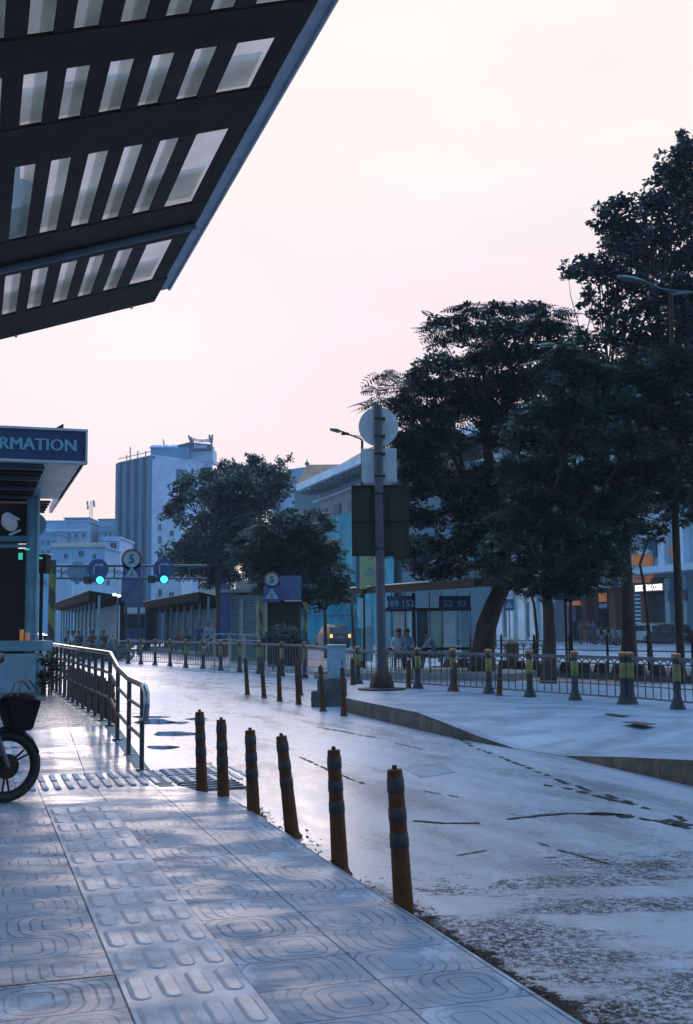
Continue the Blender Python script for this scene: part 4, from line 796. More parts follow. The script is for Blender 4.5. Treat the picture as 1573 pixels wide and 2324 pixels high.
def tri(u, v, y, w, label, h=None):
    h = h or w; c = W(u, v, y-.1); t = thing('warning_sign', label, 'sign', c)
    mb = MB(); mb.box(c, (w, .02, h)); mb.build('plate', M['sign_blue'], t)
    mb = MB(); q = c-Vector((0, .014, 0)); r = w*.40; pts = [q+Vector((-r, 0, -r*.75)), q+Vector((r, 0, -r*.75)), q+Vector((0, 0, r*.85))]; mb.prism(pts, (0, -.004, 0)); mb.build('triangle', M['sign_face'], t)
    mb = MB(); q = q-Vector((0, .006, 0)); mb.cyl(q+Vector((0, -.001, r*.30)), q+Vector((0, -.004, r*.30)), r*.10, n=10); mb.box(q+Vector((0, -.003, -.05*r)), (r*.14, .004, r*.5)); mb.box(q+Vector((-.1*r, -.003, -.42*r)), (r*.12, .004, r*.35), R=Matrix.Rotation(-.3, 3, 'Y')); mb.box(q+Vector((.12*r, -.003, -.42*r)), (r*.12, .004, r*.35), R=Matrix.Rotation(.35, 3, 'Y')); mb.build('walker_symbol', M['digit'], t); return t
speed5(299.5, 1269, YG, px(24, YG), 'round speed 5 sign with a red rim above the gantry bar'); tri(299.5, 1298, YG, px(40, YG), 'blue square sign with a grey triangle hung on the gantry under the round sign')
def turn(u, v, y, r, label):
    c = W(u, v, y-.1); t = thing('direction_sign', label, 'sign', c, 'blue turn signs on the gantry'); mb = MB(); disc(mb, c, r); mb.build('disc', M['sign_blue'], t, smooth=True)
    mb = MB(); q = c-Vector((0, .02, 0)); mb.tube([q+Vector((-r*.35, 0, -r*.5)), q+Vector((-r*.35, 0, r*.25)), q+Vector((-r*.2, 0, r*.42)), q+Vector((r*.35, 0, r*.42))], r*.07, 6); mb.add([q+Vector((r*.3, -.004, r*.62)), q+Vector((r*.3, -.004, r*.22)), q+Vector((r*.62, -.004, r*.42))], [(0, 1, 2)]); mb.build('arrow', M['sign_face'], t); return t
turn(222.5, 1292, YG, px(24, YG), 'blue round turn sign on the gantry left of the speed sign'); turn(371, 1290, YG, px(23, YG), 'blue round turn sign on the gantry near the tree')
c = W(177, 1298, YG+.15); t = thing('round_sign', 'round sign back in dull grey-green on the gantry beside the striped mast', 'sign', c); mb = MB(); disc(mb, c, px(24, YG)); mb.build('disc', M['steel_blue'], t, smooth=True)
def signal(u, v, label):
    c = W(u, v, YG); t = thing('traffic_light', label, 'traffic light', c, 'green traffic lights under the gantry'); mb = MB(); mb.box(W(u-28, v, YG), (px(15, YG), .3, px(17, YG))); mb.box(W(u-10, v, YG), (px(24, YG), .16, px(10, YG))); mb.box(W(u, v, YG+.02), (px(17, YG), .16, px(17, YG))); mb.build('housing', M['black'], t, bevel=.01)
    mb = MB(); mb.lathe([(.02, 0), (px(8.3, YG), .0), (px(8.3, YG), .03), (px(5, YG), .06), (.01, .07)], (0, 0, 0), 20); R = Matrix.Translation(W(u, v, YG-.09)) @ Matrix.Rotation(math.pi/2, 4, 'X'); mb.v = [R @ p for p in mb.v]; mb.build('lens', M['green_lamp'], t, smooth=True)
    mb = MB(); mb.cyl(W(u-20, v, YG), W(u-20, 1312, YG), .02, n=6); mb.build('hanger', M['steel_dark'], t)
signal(227.5, 1316, 'traffic signal showing green under the blue round sign left of the speed sign'); signal(373, 1314.5, 'traffic signal showing green beside the crown of the tree')
# large pale blue board standing beyond
y = 70; a = W(276.5, 1311, y); b = W(324.5, 1378, y); t = thing('information_board', 'large dull blue blank board standing before the tall building', 'board', Vector(((a.x+b.x)/2, y, ROAD)))
mb = MB(); mb.box(((a.x+b.x)/2, y, (a.z+b.z)/2), (b.x-a.x, .12, a.z-b.z)); mb.build('panel', M['sign_blue2'], t, bevel=.02)
for f in (.2, .8): mb = MB(); mb.cyl(Vector((a.x+(b.x-a.x)*f, y+.1, ROAD)), Vector((a.x+(b.x-a.x)*f, y+.1, a.z)), .08); mb.build('post', M['steel_grey'], t, smooth=True)
# lamp pair (lit) near the shelters
y = 60; t = thing('street_lamp', 'short lamp post with two lit white heads between the shelters', 'street lamp', W(266, 1480, y)*Vector((1, 1, 0))+ZX*ROAD); q = t.location
mb = MB(); mb.cyl(q, Vector((q.x, y, W(266, 1352, y).z)), .05); mb.build('pole', M['steel_grey'], t, smooth=True)
for u, v in ((260, 1349), (270, 1352)): mb = MB(); mb.ball(W(u, v, y), (.12, .1, .08)); mb.build('lamp_head', M['lamp_white'], t, smooth=True)
# ---------------------------------------------------------------- sign cluster with speed 5 in the middle
YM = 47
speed5(617.3, 1315, YM, px(18, YM), 'round speed 5 sign with a rust coloured rim beside the blue notice board'); tri(617, 1347, YM, px(38, YM), 'blue warning sign with a grey triangle below the middle round sign', px(38, YM))
c = W(660, 1333.5, YM); t = thing('notice_board', 'blue board with worn rows of pale print beside the round sign', 'board', c)
mb = MB(); mb.box(c, (px(48, YM), .03, px(55, YM))); mb.build('panel', M['sign_blue2'], t)
mb = MB()
for k in range(6):
    for j in range(3):
        if random.random() < .85: mb.box(W(645+j*13+random.uniform(-2, 2), 1313+k*8, YM-.022), (px(random.uniform(5, 11), YM), .004, px(2.2, YM)))
mb.build('worn_print', M['sign_blue'], t)
t = thing('guard_hut', 'small dark hut overgrown with shrubs under the middle signs', 'hut', W(640, 1480, YM+.6)*Vector((1, 1, 0))+ZX*ROAD)
mb = MB(); a = W(598, 1364, YM+.6); b = W(688, 1364, YM+.6); mb.box(((a.x+b.x)/2, YM+1.5, a.z+.03), (b.x-a.x, 2.2, .12)); mb.build('roof', M['steel_dark'], t)
mb = MB(); mb.box(((a.x+b.x)/2, YM+1.5, (a.z-.12)/2), (b.x-a.x-.3, 1.7, a.z+.1)); mb.build('wall', M['steel_dark'], t)
mb = MB(); mb.box(W(665, 1363, YM-.1), (px(38, YM), .05, .03)); mb.build('roof_edge_light', M['strip_lamp'], t)
for u in (592, 693):
    p = W(u, 1470, YM); q = W(u, 1366, YM); t2 = thing('striped_post', ('left' if u < 600 else 'right')+'-hand round post with dull yellow and brown spiral stripes at the dark hut', 'post', Vector((p.x, p.y, ROAD)), 'striped posts at the dark hut')
    mb = MB(); mb.cyl(Vector((p.x, p.y, ROAD)), Vector((p.x, p.y, q.z)), .10, n=14); mb.build('pole', M['brown_band'], t2, smooth=True)
    mb = MB(); vs = []
    for k in range(33):
        z = ROAD+(q.z-ROAD)*k/32; a_ = -2*math.pi*z/.9+u
        for j in range(6): aa = a_+math.pi*j/5*.9; vs.append(Vector((p.x+.1035*math.cos(aa), p.y+.1035*math.sin(aa), z)))
    mb.add(vs, [(k*6+j, k*6+j+1, (k+1)*6+j+1, (k+1)*6+j) for k in range(32) for j in range(5)]); mb.build('stripe', M['stripe_yellow'], t2, smooth=True)
# stainless ramp rail before the shuttered kiosk
y = 41; t = thing('handrail', 'short stainless double handrail rising beside the shuttered kiosk', 'handrail', W(487, 1460, y)*Vector((1, 1, 0)))
for dv, m0 in ((0, 0), (13, 0)):
    mb = MB(); mb.tube([W(462, 1457+dv, y), W(487, 1440+dv, y), W(503, 1438+dv, y), W(588, 1441+dv, y)], .022, 6); mb.build('rail', M['stainless'], t, smooth=True)
for u in (487, 520, 555, 588): p = W(u, 1440, y); mb = MB(); mb.cyl(p, Vector((p.x, p.y, ROAD)), .02, n=6); mb.build('post', M['stainless'], t, smooth=True)
# ---------------------------------------------------------------- shuttered kiosk
y = 56; t = thing('shuttered_kiosk', 'low cream kiosk with grey roller shutters and a flat projecting roof', 'kiosk', W(560, 1480, y)*Vector((1, 1, 0))+ZX*ROAD)
M['cream'] = mat('cream_render', (.30, .29, .23), .7, bump=.2, var=.2); M['shutter'] = mat('grey_roller_shutter', (.17, .225, .23), .5)
a = W(519, 1340, y); b = W(605, 1340, y); mb = MB(); mb.box(((a.x+b.x)/2, y+2, (W(560, 1350, y).z+ROAD)/2), (b.x-a.x, 4, W(560, 1350, y).z-ROAD)); mb.build('wall', M['cream'], t)
mb = MB(); a = W(500, 1336, y-.6); b = W(620, 1336, y-.6); mb.box(((a.x+b.x)/2, y+1.7, W(560, 1341, y).z), (b.x-a.x, 4.8, .16)); mb.build('roof_slab', M['concrete'], t)
mb = MB(); a = W(515, 1320, y); mb.box(((a.x+b.x)/2+.2, y+2.2, W(560, 1327, y).z), (b.x-a.x-.4, 4, .4)); mb.build('parapet', M['cream'], t)
for u0, u1 in ((529, 548), (550, 582)):
    mb = MB(); z0, z1 = .15, W(560, 1356, y).z
    n = 20; x0, x1 = W(u0, 1400, y).x, W(u1, 1400, y).x
    for k in range(n): mb.box(((x0+x1)/2, y-.03, z0+(z1-z0)*(k+.5)/n), (x1-x0, .05, (z1-z0)/n*.78), R=Matrix.Rotation(.25, 3, 'X'))
    mb.build('roller_shutter', M['shutter'], t)
for u in (524, 549, 586): mb = MB(); p = W(u, 1400, y); mb.box((p.x, y-.1, 1.4), (.18, .2, 3.0)); mb.build('pilaster', M['cream'], t)
mb = MB(); mb.box(W(512, 1385, y-.3), (.5, .1, 2.6)); mb.build('blue_banner', M['sign_blue'], t)
# ---------------------------------------------------------------- right-hand bus shelter with advertising panels
yl, yr = 39.5, 33.5
t = thing('bus_shelter', 'bus shelter with pale poster panels and route boards reading 109 152 and 52 93', 'bus shelter', Vector((W(930, 1400, 37).x, 37, 0)))
a = W(797, 1334, yl); b = W(1075, 1312, yr); dd = (b-a); nv = Vector((-dd.y, dd.x, 0)).normalized()
mb = MB(); mb.add([a, b, b+nv*2.4+ZX*.1, a+nv*2.4+ZX*.1, a-ZX*.22, b-ZX*.22, b+nv*2.4-ZX*.12, a+nv*2.4-ZX*.12], [(0, 1, 2, 3), (4, 7, 6, 5), (0, 4, 5, 1), (3, 2, 6, 7), (0, 3, 7, 4), (1, 5, 6, 2)]); rf = mb.build('canopy', M['steel_brown'], t)
for q0, q1 in ((0, .19), (.28, .68)):
    mb = MB(); p = a+dd*q0+ZX*.01; q = a+dd*q1+ZX*.01; mb.cyl(p-nv*.03, q-nv*.03, .022, n=6); mb.build('edge_trim', M['strip_lamp'], rf)
M['poster_pale'] = mat('pale_blue_poster', (.72, .80, .85), .4, scale=2, var=.12, emit=0); M['poster_peach'] = mat('peach_and_grey_poster', (.58, .47, .38), .4, scale=.8, col2=(.44, .48, .50)); M['poster_lime'] = mat('yellow_green_poster', (.38, .50, .36), .4, scale=1.2, col2=(.42, .56, .64)); M['poster_teal'] = mat('teal_blotched_poster', (.42, .56, .60), .4, scale=1.5, col2=(.16, .38, .45)); M['mesh_dark'] = mat('dark_perforated_screen', (.055, .075, .085), .6)
def boxuv(mb, u0, v0, u1, v1, y, th=.05, dy=0):
    p = W(u0, v0, y); q = W(u1, v1, y); mb.box(((p.x+q.x)/2, y+dy+th/2, (p.z+q.z)/2), (abs(q.x-p.x), th, abs(p.z-q.z))); return mb
YP = 37.6
for u0, u1, m_ in ((871, 887.5, 'poster_teal'), (892.5, 919.4, 'poster_peach'), (921.5, 935, 'poster_pale'), (945.7, 972.6, 'mesh_dark'), (978.3, 1002.5, 'poster_lime'), (1005.3, 1035, 'poster_pale'), (1045, 1066, 'poster_teal')):
    mb = MB(); boxuv(mb, u0, 1384, u1, 1492, YP); mb.build('poster_panel', M[m_], t)
for u in (868.5, 890, 920.5, 940, 976, 1004, 1040, 1069): mb = MB(); boxuv(mb, u-(5 if u == 940 else 2.2), 1345, u+(5 if u == 940 else 2.2), 1515, YP-.06, .12); mb.build('column', M['steel_brown'], t)
mb = MB(); boxuv(mb, 868, 1380, 1070, 1385, YP-.03, .1); mb.build('crossbar', M['steel_brown'], t)
for u0, u1, s_ in ((878, 936, '109 152'), (996, 1067, '52  93')):
    mb = MB(); boxuv(mb, u0, 1352, u1, 1383, YP-.25, .06); bd = mb.build('route_board', M['navy'], t, bevel=.01)
    c = W((u0+u1)/2+1, 1370, YP-.26); mb = MB(); mb.text(s_, px(20, YP), Matrix.Translation(c) @ RF, bold=.008); mb.build('lettering', M['letter_teal'], bd)
mb = MB(); boxuv(mb, 880, 1470, 1068, 1474, YP-.7, .4); mb.build('bench', M['steel_dark'], t)
mb = MB(); p = W(800, 1500, 41); mb.box(((p.x+5)/2+.2, 36.8, -.02), (6.5, 4.5, .2), -.4); mb.build('platform', M['concrete'], t)
sh = 'shirt_white'
for u, y, lab, pose, shirt, rz, lh in ((904.5, YP-.85, 'seated woman with dark hair and a white top at the shelter', 'sit', 'shirt_white', math.pi, True), (922, YP-.85, 'seated person with brown hair right of the woman in white', 'sit', 'shirt_pale', math.pi+.2, True), (991, YP-.9, 'person leaning forward on the shelter bench before the green poster', 'lean', 'shirt_pale', math.pi/2+.15, False)):
    p = W(u, 1450, y); person(lab, (p.x, y, .11), rz, pose, shirt, longhair=lh)
# yellow bus totem
yt = 38.6; t = thing('bus_totem', 'tall totem with a yellow BUS panel and grey side beside the shelter roof', 'bus stop totem', W(835, 1500, yt)*Vector((1, 1, 0))+ZX*.05)
M['totem_yellow'] = mat('weathered_yellow_panel', (.42, .38, .09), .5, scale=1.5, col2=(.30, .38, .26)); M['totem_blue'] = mat('dull_blue_frame', (.06, .09, .15), .5)
mb = MB(); boxuv(mb, 816.5, 1262, 857.5, 1336, yt, .25); tp = mb.build('yellow_panel', M['totem_yellow'], t)
mb = MB(); boxuv(mb, 808, 1262, 816.3, 1336, yt, .26); mb.build('side_frame', M['totem_blue'], t)
mb = MB(); mb.text('XE', px(8, yt), Matrix.Translation(W(840, 1291, yt-.005)) @ RF, bold=.006); mb.text('BUÝT', px(11.5, yt), Matrix.Translation(W(840.5, 1302, yt-.005)) @ RF, bold=.008); mb.build('lettering', M['letter_teal'], tp)
mb = MB(); boxuv(mb, 811, 1357, 825, 1425, yt+.05, .2); boxuv(mb, 829, 1357, 843, 1420, yt+.05, .2); mb.build('lower_panel', M['poster_teal'], t)
mb = MB(); boxuv(mb, 822, 1240, 830, 1520, yt+.1, .12); mb.build('post', M['steel_dark'], t)
mb = MB(); boxuv(mb, 819, 1424, 847, 1500, 41, .5); tag(mb.build('ticket_machine', M['cab'], bevel=.03), 'pale blue box machine standing left of the shelter panels', 'machine')
# ---------------------------------------------------------------- median kerb with dark blocks, far railing
ka = Vector((12.5, 26.5, ROAD)); kb_ = Vector((3.0, 40.8, ROAD)); dk = (kb_-ka); Lk = dk.length; dk.normalize(); nk = Vector((dk.y, -dk.x, 0)); 
mb = MB(); mb.prism([ka, kb_, kb_+nk*4.5, ka+nk*4.5], (0, 0, .2)); tag(mb.build('median_strip', M['concrete_dark']), kind='structure')
mb = MB(); nb_ = int(Lk/.72)
blk = None
for k in range(nb_):
    c = ka+dk*(k*.72+.3); c.z = ROAD+.2
    if blk is None:
        mb = MB(); mb.loft([[Vector((-.22, -.14, 0)), Vector((.22, -.14, 0)), Vector((.22, .14, 0)), Vector((-.22, .14, 0))], [Vector((-.17, -.10, .26)), Vector((.17, -.10, .26)), Vector((.17, .10, .26)), Vector((-.17, .10, .26))]]); blk = mb.build('kerb_block', M['steel_dark'], None, bevel=.02); o = blk
    else: o = blk.copy(); C.objects.link(o)
    o.location = c; o.rotation_euler.z = math.atan2(dk.y, dk.x); tag(o, (ORD[k]+' dark kerb block' if k else 'first dark kerb block')+' of the far median, counted from its right end', 'kerb block', 'dark kerb blocks along the median')
# dark railing on the median
ra = Vector((12.2, 31.2, .05)); rb = Vector((3.6, 43.5, .05)); t = thing('fence', 'low black railing with spiked posts along the far pavement', 'fence', ra); dr = rb-ra
npo = 9
for k in range(npo+1):
    p = ra+dr*k/npo; mb = MB(); mb.cyl(p-ZX*.1, p+ZX*1.02, .045, .04, n=8); mb.cyl(p+ZX*1.02, p+ZX*1.16, .055, .01, n=8); mb.build('post', M['steel_dark'], t)
for z in (.92, .62, .2):
    mb = MB(); mb.cyl(ra+ZX*z, rb+ZX*z, .022, n=6); mb.build('rail', M['steel_grey'] if z > .5 else M['steel_dark'], t)
# litter bin
p = W(1163, 1506, 39.5); p.z = -.02; t = thing('litter_bin', 'brown litter bin with paper heaped on its lid behind the fence', 'litter bin', p)
M['bin'] = mat('dull_brown_bin', (.10, .075, .05), .6, var=.25); mb = MB(); mb.lathe([(.20, 0), (.22, .05), (.25, .80), (.25, .84)], p, 10); mb.build('body', M['bin'], t); mb = MB(); mb.lathe([(.27, .84), (.28, .88), (.16, .96)], p, 10); mb.build('lid', M['bin'], t)
mb = MB(); rnd = random.Random(2)
for k in range(9): c = p+Vector((rnd.uniform(-.2, .2), rnd.uniform(-.1, .1), .99+rnd.uniform(0, .12))); mb.box(c, (.22, .14, .02), R=Matrix.Rotation(rnd.uniform(-.7, .7), 3, 'Y') @ Matrix.Rotation(rnd.uniform(0, 3), 3, 'Z'))
mb.build('paper', M['poster_peach'], t)
# ---------------------------------------------------------------- vehicles
M['car_black'] = mat('black_car_paint', (.012, .012, .014), .35, var=.05, coat=.3); M['car_silver'] = mat('silver_car_paint', (.34, .40, .46), .3, .0, var=.05, coat=1); M['car_glass'] = mat('car_window_glass', (.02, .028, .035), .05, spec=.8); M['car_white'] = mat('white_car_paint', (.5, .52, .55), .25, coat=1, var=.04)
def car(label, paint, loc, rz, kind='suv', lights=False, L=4.6, Wd=1.84, Ht=1.68, cat='car'):
    t = thing('parked_car' if not lights else 'car', label, cat, loc, None, rz); hw = Wd/2
    # side outline stations from rear (x=0) to front (x=L): (x, sill z, belt z, roof z, half width low, half width roof)
    st = [(0.0, .42, .70, .72, .82), (.06, .30, .98, 1.0, .90), (.30, .26, 1.02, 1.03, .96), (1.2, .24, 1.03, 1.04, 1.0), (2.4, .24, 1.01, 1.02, 1.0), (3.2, .24, .99, 1.0, .99), (3.9, .26, .93, .94, .96), (4.4, .30, .78, .80, .88), (4.6, .40, .60, .62, .74)]
    k = L/4.6; hk = Ht/1.68; mb = MB(); rings = []
    for x, z0, z1, z2, w in st: w *= hw; rings.append([Vector((x*k, -w*.93, z0*hk)), Vector((x*k, -w, (z0+z1)/2*hk)), Vector((x*k, -w*.97, z1*hk*.97)), Vector((x*k, -w*.88, z1*hk)), Vector((x*k, w*.88, z1*hk)), Vector((x*k, w*.97, z1*hk*.97)), Vector((x*k, w, (z0+z1)/2*hk)), Vector((x*k, w*.93, z0*hk))])
    mb.loft(rings); body = mb.build('body', M[paint], t, smooth=True, local=True)
    gh = [(.12, 1.0, .84), (.38, 1.50, .76), (.75, 1.64, .74), (1.6, 1.68, .75), (2.4, 1.64, .74), (2.75, 1.52, .74), (3.35, 1.02, .82)]
    mb = MB(); rings = []
    for x, z, w in gh: z = z*hk; w *= hw; rings.append([Vector((x*k, -w*1.12, .98*hk)), Vector((x*k, -w*1.0, max(z-.06, .99*hk))), Vector((x*k, -w*.88, z)), Vector((x*k, w*.88, z)), Vector((x*k, w*1.0, max(z-.06, .99*hk))), Vector((x*k, w*1.12, .98*hk))])
    mb.loft(rings); mb.build('cabin', M[paint], t, smooth=True, local=True)
    for s in (-1, 1):
        for (x0, x1, xa, xb) in ((.45, 1.0, .62, .98), (1.08, 1.98, 1.08, 1.95), (2.06, 3.0, 2.05, 2.58)):
            zb_, zt_ = 1.04*hk, 1.52*hk; yb = s*(hw*.845+.012); yt_ = s*(hw*.775+.012)
            mb = MB(); mb.prism([Vector((x0*k, yb, zb_)), Vector((x1*k, yb, zb_)), Vector((xb*k, yt_, zt_)), Vector((xa*k, yt_, zt_))], (0, s*.012, 0)); mb.build('window', M['car_glass'], t, local=True)
    mb = MB(); mb.prism([Vector((.16*k-.03, -hw*.68, 1.06*hk)), Vector((.16*k-.03, hw*.68, 1.06*hk)), Vector((.36*k-.03, hw*.62, 1.48*hk)), Vector((.36*k-.03, -hw*.62, 1.48*hk))], (-.012, 0, .004)); mb.build('rear_window', M['car_glass'], t, local=True)
    mb = MB(); mb.prism([Vector((3.32*k+.02, -hw*.7, 1.04*hk)), Vector((3.32*k+.02, hw*.7, 1.04*hk)), Vector((2.78*k+.03, hw*.62, 1.5*hk)), Vector((2.78*k+.03, -hw*.62, 1.5*hk))], (.012, 0, .006)); mb.build('windscreen', M['car_glass'], t, local=True)
    for s in (-1, 1):
        mb = MB(); mb.box(Vector((.035*k, s*hw*.78, .86*hk)), (.10, .20, .28)); mb.build('tail_light', M['tail_lamp'] if lights else M['sign_red'], t, local=True, bevel=.02)
        mb = MB(); mb.box(Vector((4.47*k, s*hw*.66, .70*hk)), (.16, .30, .12)); mb.build('headlight', M['glass'], t, local=True, bevel=.02)
        mb = MB(); mb.ball(Vector((2.95*k, s*(hw+.08), 1.02*hk)), (.07, .10, .07), 8, 6); mb.build('wing_mirror', M[paint], t, smooth=True, local=True)
        for x in (.85, 3.7):
            c = Vector((x*k, s*(hw-.10), .33)); mb = MB(); mb.tube([c+Vector((.26*math.cos(a), 0, .26*math.sin(a))) for a in [2*math.pi*q/20 for q in range(20)]], .09, 8, closed=True); w = mb.build('wheel', M['rubber'], t, smooth=True, local=True)
            mb = MB(); mb.cyl(c+Vector((0, s*.02, 0)), c+Vector((0, s*.08, 0)), .2, n=18); mb.build('rim', M['steel_grey'], w, local=True)
        if kind == 'suv': mb = MB(); mb.tube([Vector((.5*k, s*hw*.66, 1.60*hk)), Vector((.7*k, s*hw*.66, 1.70*hk)), Vector((2.2*k, s*hw*.66, 1.71*hk)), Vector((2.5*k, s*hw*.66, 1.63*hk))], .018, 6); mb.build('roof_rail', M['stainless'], t, smooth=True, local=True)
    mb = MB(); mb.box(Vector((-.01, 0, .42*hk)), (.10, Wd*.84, .16)); mb.build('bumper', M['rubber'], t, local=True, bevel=.03)
    mb = MB(); mb.box(Vector((.0, 0, .78*hk)), (.03, .46, .12)); mb.build('number_plate', M['shirt_pale'], t, local=True)
    return t
p = W(770, 1440, 88); car('dark off-road car driving away with both amber tail lights lit', 'car_black', (p.x+.1, p.y, ROAD), math.radians(108+0), lights=True, Ht=1.8, Wd=1.9)
p = W(1499, 1480, 98); car('silver sport utility car parked before the cafe with its dark rear to the right', 'car_silver', (p.x, p.y, ROAD), math.radians(108.3), L=4.6)
p = W(1556, 1480, 92); car('black car at the right edge parked behind the silver one', 'car_black', (p.x, p.y, ROAD), math.radians(108.3), L=4.5)
p = W(70, 1450, 62); car('white car behind the kiosk column far left', 'car_white', (p.x+1.2, p.y, ROAD), math.radians(172), kind='sedan', Ht=1.45)
# bus between the shelters
y = 85; t = thing('bus', 'blue and white city bus seen between the two dark shelters', 'bus', W(302, 1470, y)*Vector((1, 1, 0))+ZX*ROAD); q = t.location
mb = MB(); mb.box(q+Vector((0, 3, 1.75)), (2.45, 9, 2.7)); mb.build('body', M['sign_blue2'], t, bevel=.15); mb = MB(); mb.box(q+Vector((0, -1.52, 2.95)), (2.3, .06, .45)); mb.build('roof_band', M['car_white'], t, bevel=.02)
mb = MB(); mb.box(q+Vector((0, -1.53, 2.15)), (2.2, .05, .95)); mb.build('rear_window', M['car_glass'], t, bevel=.02); mb = MB(); mb.box(q+Vector((0, -1.55, .7)), (2.4, .12, .3)); mb.build('bumper', M['car_white'], t, bevel=.02)
for s in (-1, 1):
    mb = MB(); mb.cyl(q+Vector((s*1.2, -.0, .48)), q+Vector((s*.85, 0, .48)), .48, n=18); mb.build('wheel', M['rubber'], t); mb = MB(); mb.box(q+Vector((s*1.0, -1.55, 1.2)), (.2, .05, .3)); mb.build('tail_light', M['sign_red'], t)
# parked motorbikes by the cafe
far = motorbike('motorbike', 'x', paint='steel_grey', basket=False)
for i, (u, y, rz, lab) in enumerate([(1352, 84, 200, 'parked motorbike farthest left of the row before the cafe'), (1369, 83, 215, 'parked motorbike second from the left before the cafe'), (1386, 82, 195, 'middle parked motorbike with pale mirrors before the cafe'), (1404, 81, 210, 'parked motorbike just left of the tall tree trunk'), (1398, 79, 190, 'parked motorbike nearest the tall trunk, in front of the others')]):
    o = far if i == 0 else copy_tree(far); p = W(u, 1440, y); o.location = (p.x, p.y, .02); o.rotation_euler.z = math.radians(rz); tag(o, lab, 'motorbike', 'motorbikes parked before the cafe')
for i, (u, y, lab) in enumerate([(160, 58.2, 'motorbike parked at the left end of the far left shelter'), (186, 58, 'second motorbike parked before the far left shelter'), (214, 57.8, 'third motorbike parked before the far left shelter'), (243, 57.6, 'motorbike parked at the right end of the far left shelter')]):
    o = copy_tree(far); p = W(u, 1440, y); o.location = (p.x, p.y, ROAD); o.rotation_euler.z = math.radians(190+i*9); tag(o, lab, 'motorbike', 'motorbikes parked before the shelter')
for u, y, sh, lab in ((1318, 86, 'shirt_maroon', 'person in dull red standing before the brown shop pillars'), (1336, 85, 'shirt_dark', 'person in dark clothes standing right of the one in dull red'), (1347, 86, 'shirt_blue', 'person in dark blue by the parked motorbikes')):
    p = W(u, 1440, y); person(lab, (p.x, p.y, .02), random.uniform(2, 4), 'stand', sh)
# ---------------------------------------------------------------- buildings
for n_, c_ in (('b_blue', (.19, .35, .50)), ('b_blue2', (.10, .25, .38)), ('b_lav', (.34, .44, .62)), ('b_teal', (.05, .20, .28)), ('b_white', (.42, .54, .66)), ('b_cream', (.44, .40, .33)), ('b_grey', (.13, .18, .21)), ('b_roof', (.03, .075, .13)), ('b_pale', (.24, .36, .41)), ('b_mural', (.74, .82, .86))):
    M[n_] = mat('plaster_'+n_[2:], c_, .75, var=.12, scale=.35, bump=.1)
M['b_dark'] = mat('dark_fin_cladding', (.025, .085, .14), .7, spec=.12, scale=.3); M['b_win'] = mat('far_window_pane', (.012, .03, .05), .5, spec=.3); M['b_netting'] = mat('teal_scaffold_netting', (.025, .26, .33), .8, scale=.5, var=.3, bump=.6, bscale=3, stretch=(1, 1, .35)); M['b_tile'] = mat('brown_roof_tiles', (.27, .13, .065), .85, scale=1.2, var=.3)
M['b_fin'] = mat('blue_grey_fin', (.05, .15, .23), .7, spec=.15)
_w = {}
def winmesh(w, h, m1='b_white', m2='b_win', key=None):
    key = key or (round(w, 2), round(h, 2), m1, m2)
    if key not in _w:
        mb = MB(); f = .08
        for dx in (-1, 1): mb.box((dx*(w/2), 0, 0), (f, .12, h+f))
        for dz in (-1, 1): mb.box((0, -.012 if dz < 0 else .01, dz*(h/2)), (w-f-.002, .16 if dz < 0 else .1, f))
        mb.box((0, -.004, 0), (.05, .08, h-f-.002)); mb.mi = 1; mb.box((0, .03, 0), (w-f+.004, .03, h-f+.004)); o = mb.build('window', [M[m1], M[m2]], None); _w[key] = o.data; bpy.data.objects.remove(o)
    return _w[key]
def bld(name, label, u0, v0, u1, y, m_, depth=14, wins=(), cat='building', roof=None, bands=(), rz=0.0):
    """front face spans u0..u1 at distance y, top at v0; wins: (u, v, w px, h px)"""
    p = W(u0, v0, y); q = W(u1, v0, y); t = thing(name, label, cat, Vector(((p.x+q.x)/2, y, ROAD)))
    w = q.x-p.x; h = p.z-ROAD; L = Matrix.Rotation(rz, 4, 'Z'); T0 = Matrix.Translation(t.location)
    mb = MB(); mb.box((0, depth/2, h/2), (w, depth, h)); mb.build('wall', M[m_], t, local=True)
    mb = MB(); mb.box((0, depth/2, h+.15), (w+.5, depth+.5, .3)); mb.build('parapet', M[roof or m_], t, local=True)
    for (u, v, ww, hh) in wins:
        c = W(u, v, y); o = bpy.data.objects.new('window', winmesh(px(ww, y), px(hh, y), m_)); C.objects.link(o); o.parent = t; o.location = (c.x-t.location.x, -.05, c.z-ROAD)
    for (v, th, mm) in bands:
        c = W((u0+u1)/2, v, y); mb = MB(); mb.box((0, -.25, c.z-ROAD), (w+.1, .5, px(th, y))); mb.build('balcony_band', M[mm], t, local=True)
    return t
def grid(u0, u1, n, v0, v1, m, w, h): return [(u0+(u1-u0)*i/max(1, n-1), v0+(v1-v0)*j/max(1, m-1), w, h) for j in range(m) for i in range(n)]
bld('apartment_building', 'pale blue apartment block with long balcony bands left of the tall tower', 95, 1184, 200, 245, 'b_blue', 20, grid(110, 190, 6, 1215, 1330, 5, 7, 10), bands=((1203, 6, 'b_lav'), (1232, 5, 'b_cream'), (1262, 4, 'b_lav')))
bld('apartment_building', 'teal topped block standing highest among the far buildings left of the tower', 147, 1177, 202, 262, 'b_teal', 14, grid(155, 195, 3, 1187, 1200, 1, 5, 6))
bld('apartment_building', 'low blue block directly behind the kiosk roof at far left', 60, 1212, 130, 235, 'b_blue2', 20, grid(85, 122, 4, 1230, 1320, 5, 6, 9))
bld('apartment_building', 'narrow lavender building behind the antenna mast', 199, 1197, 226, 255, 'b_lav', 14, grid(206, 220, 2, 1210, 1300, 6, 6, 8))
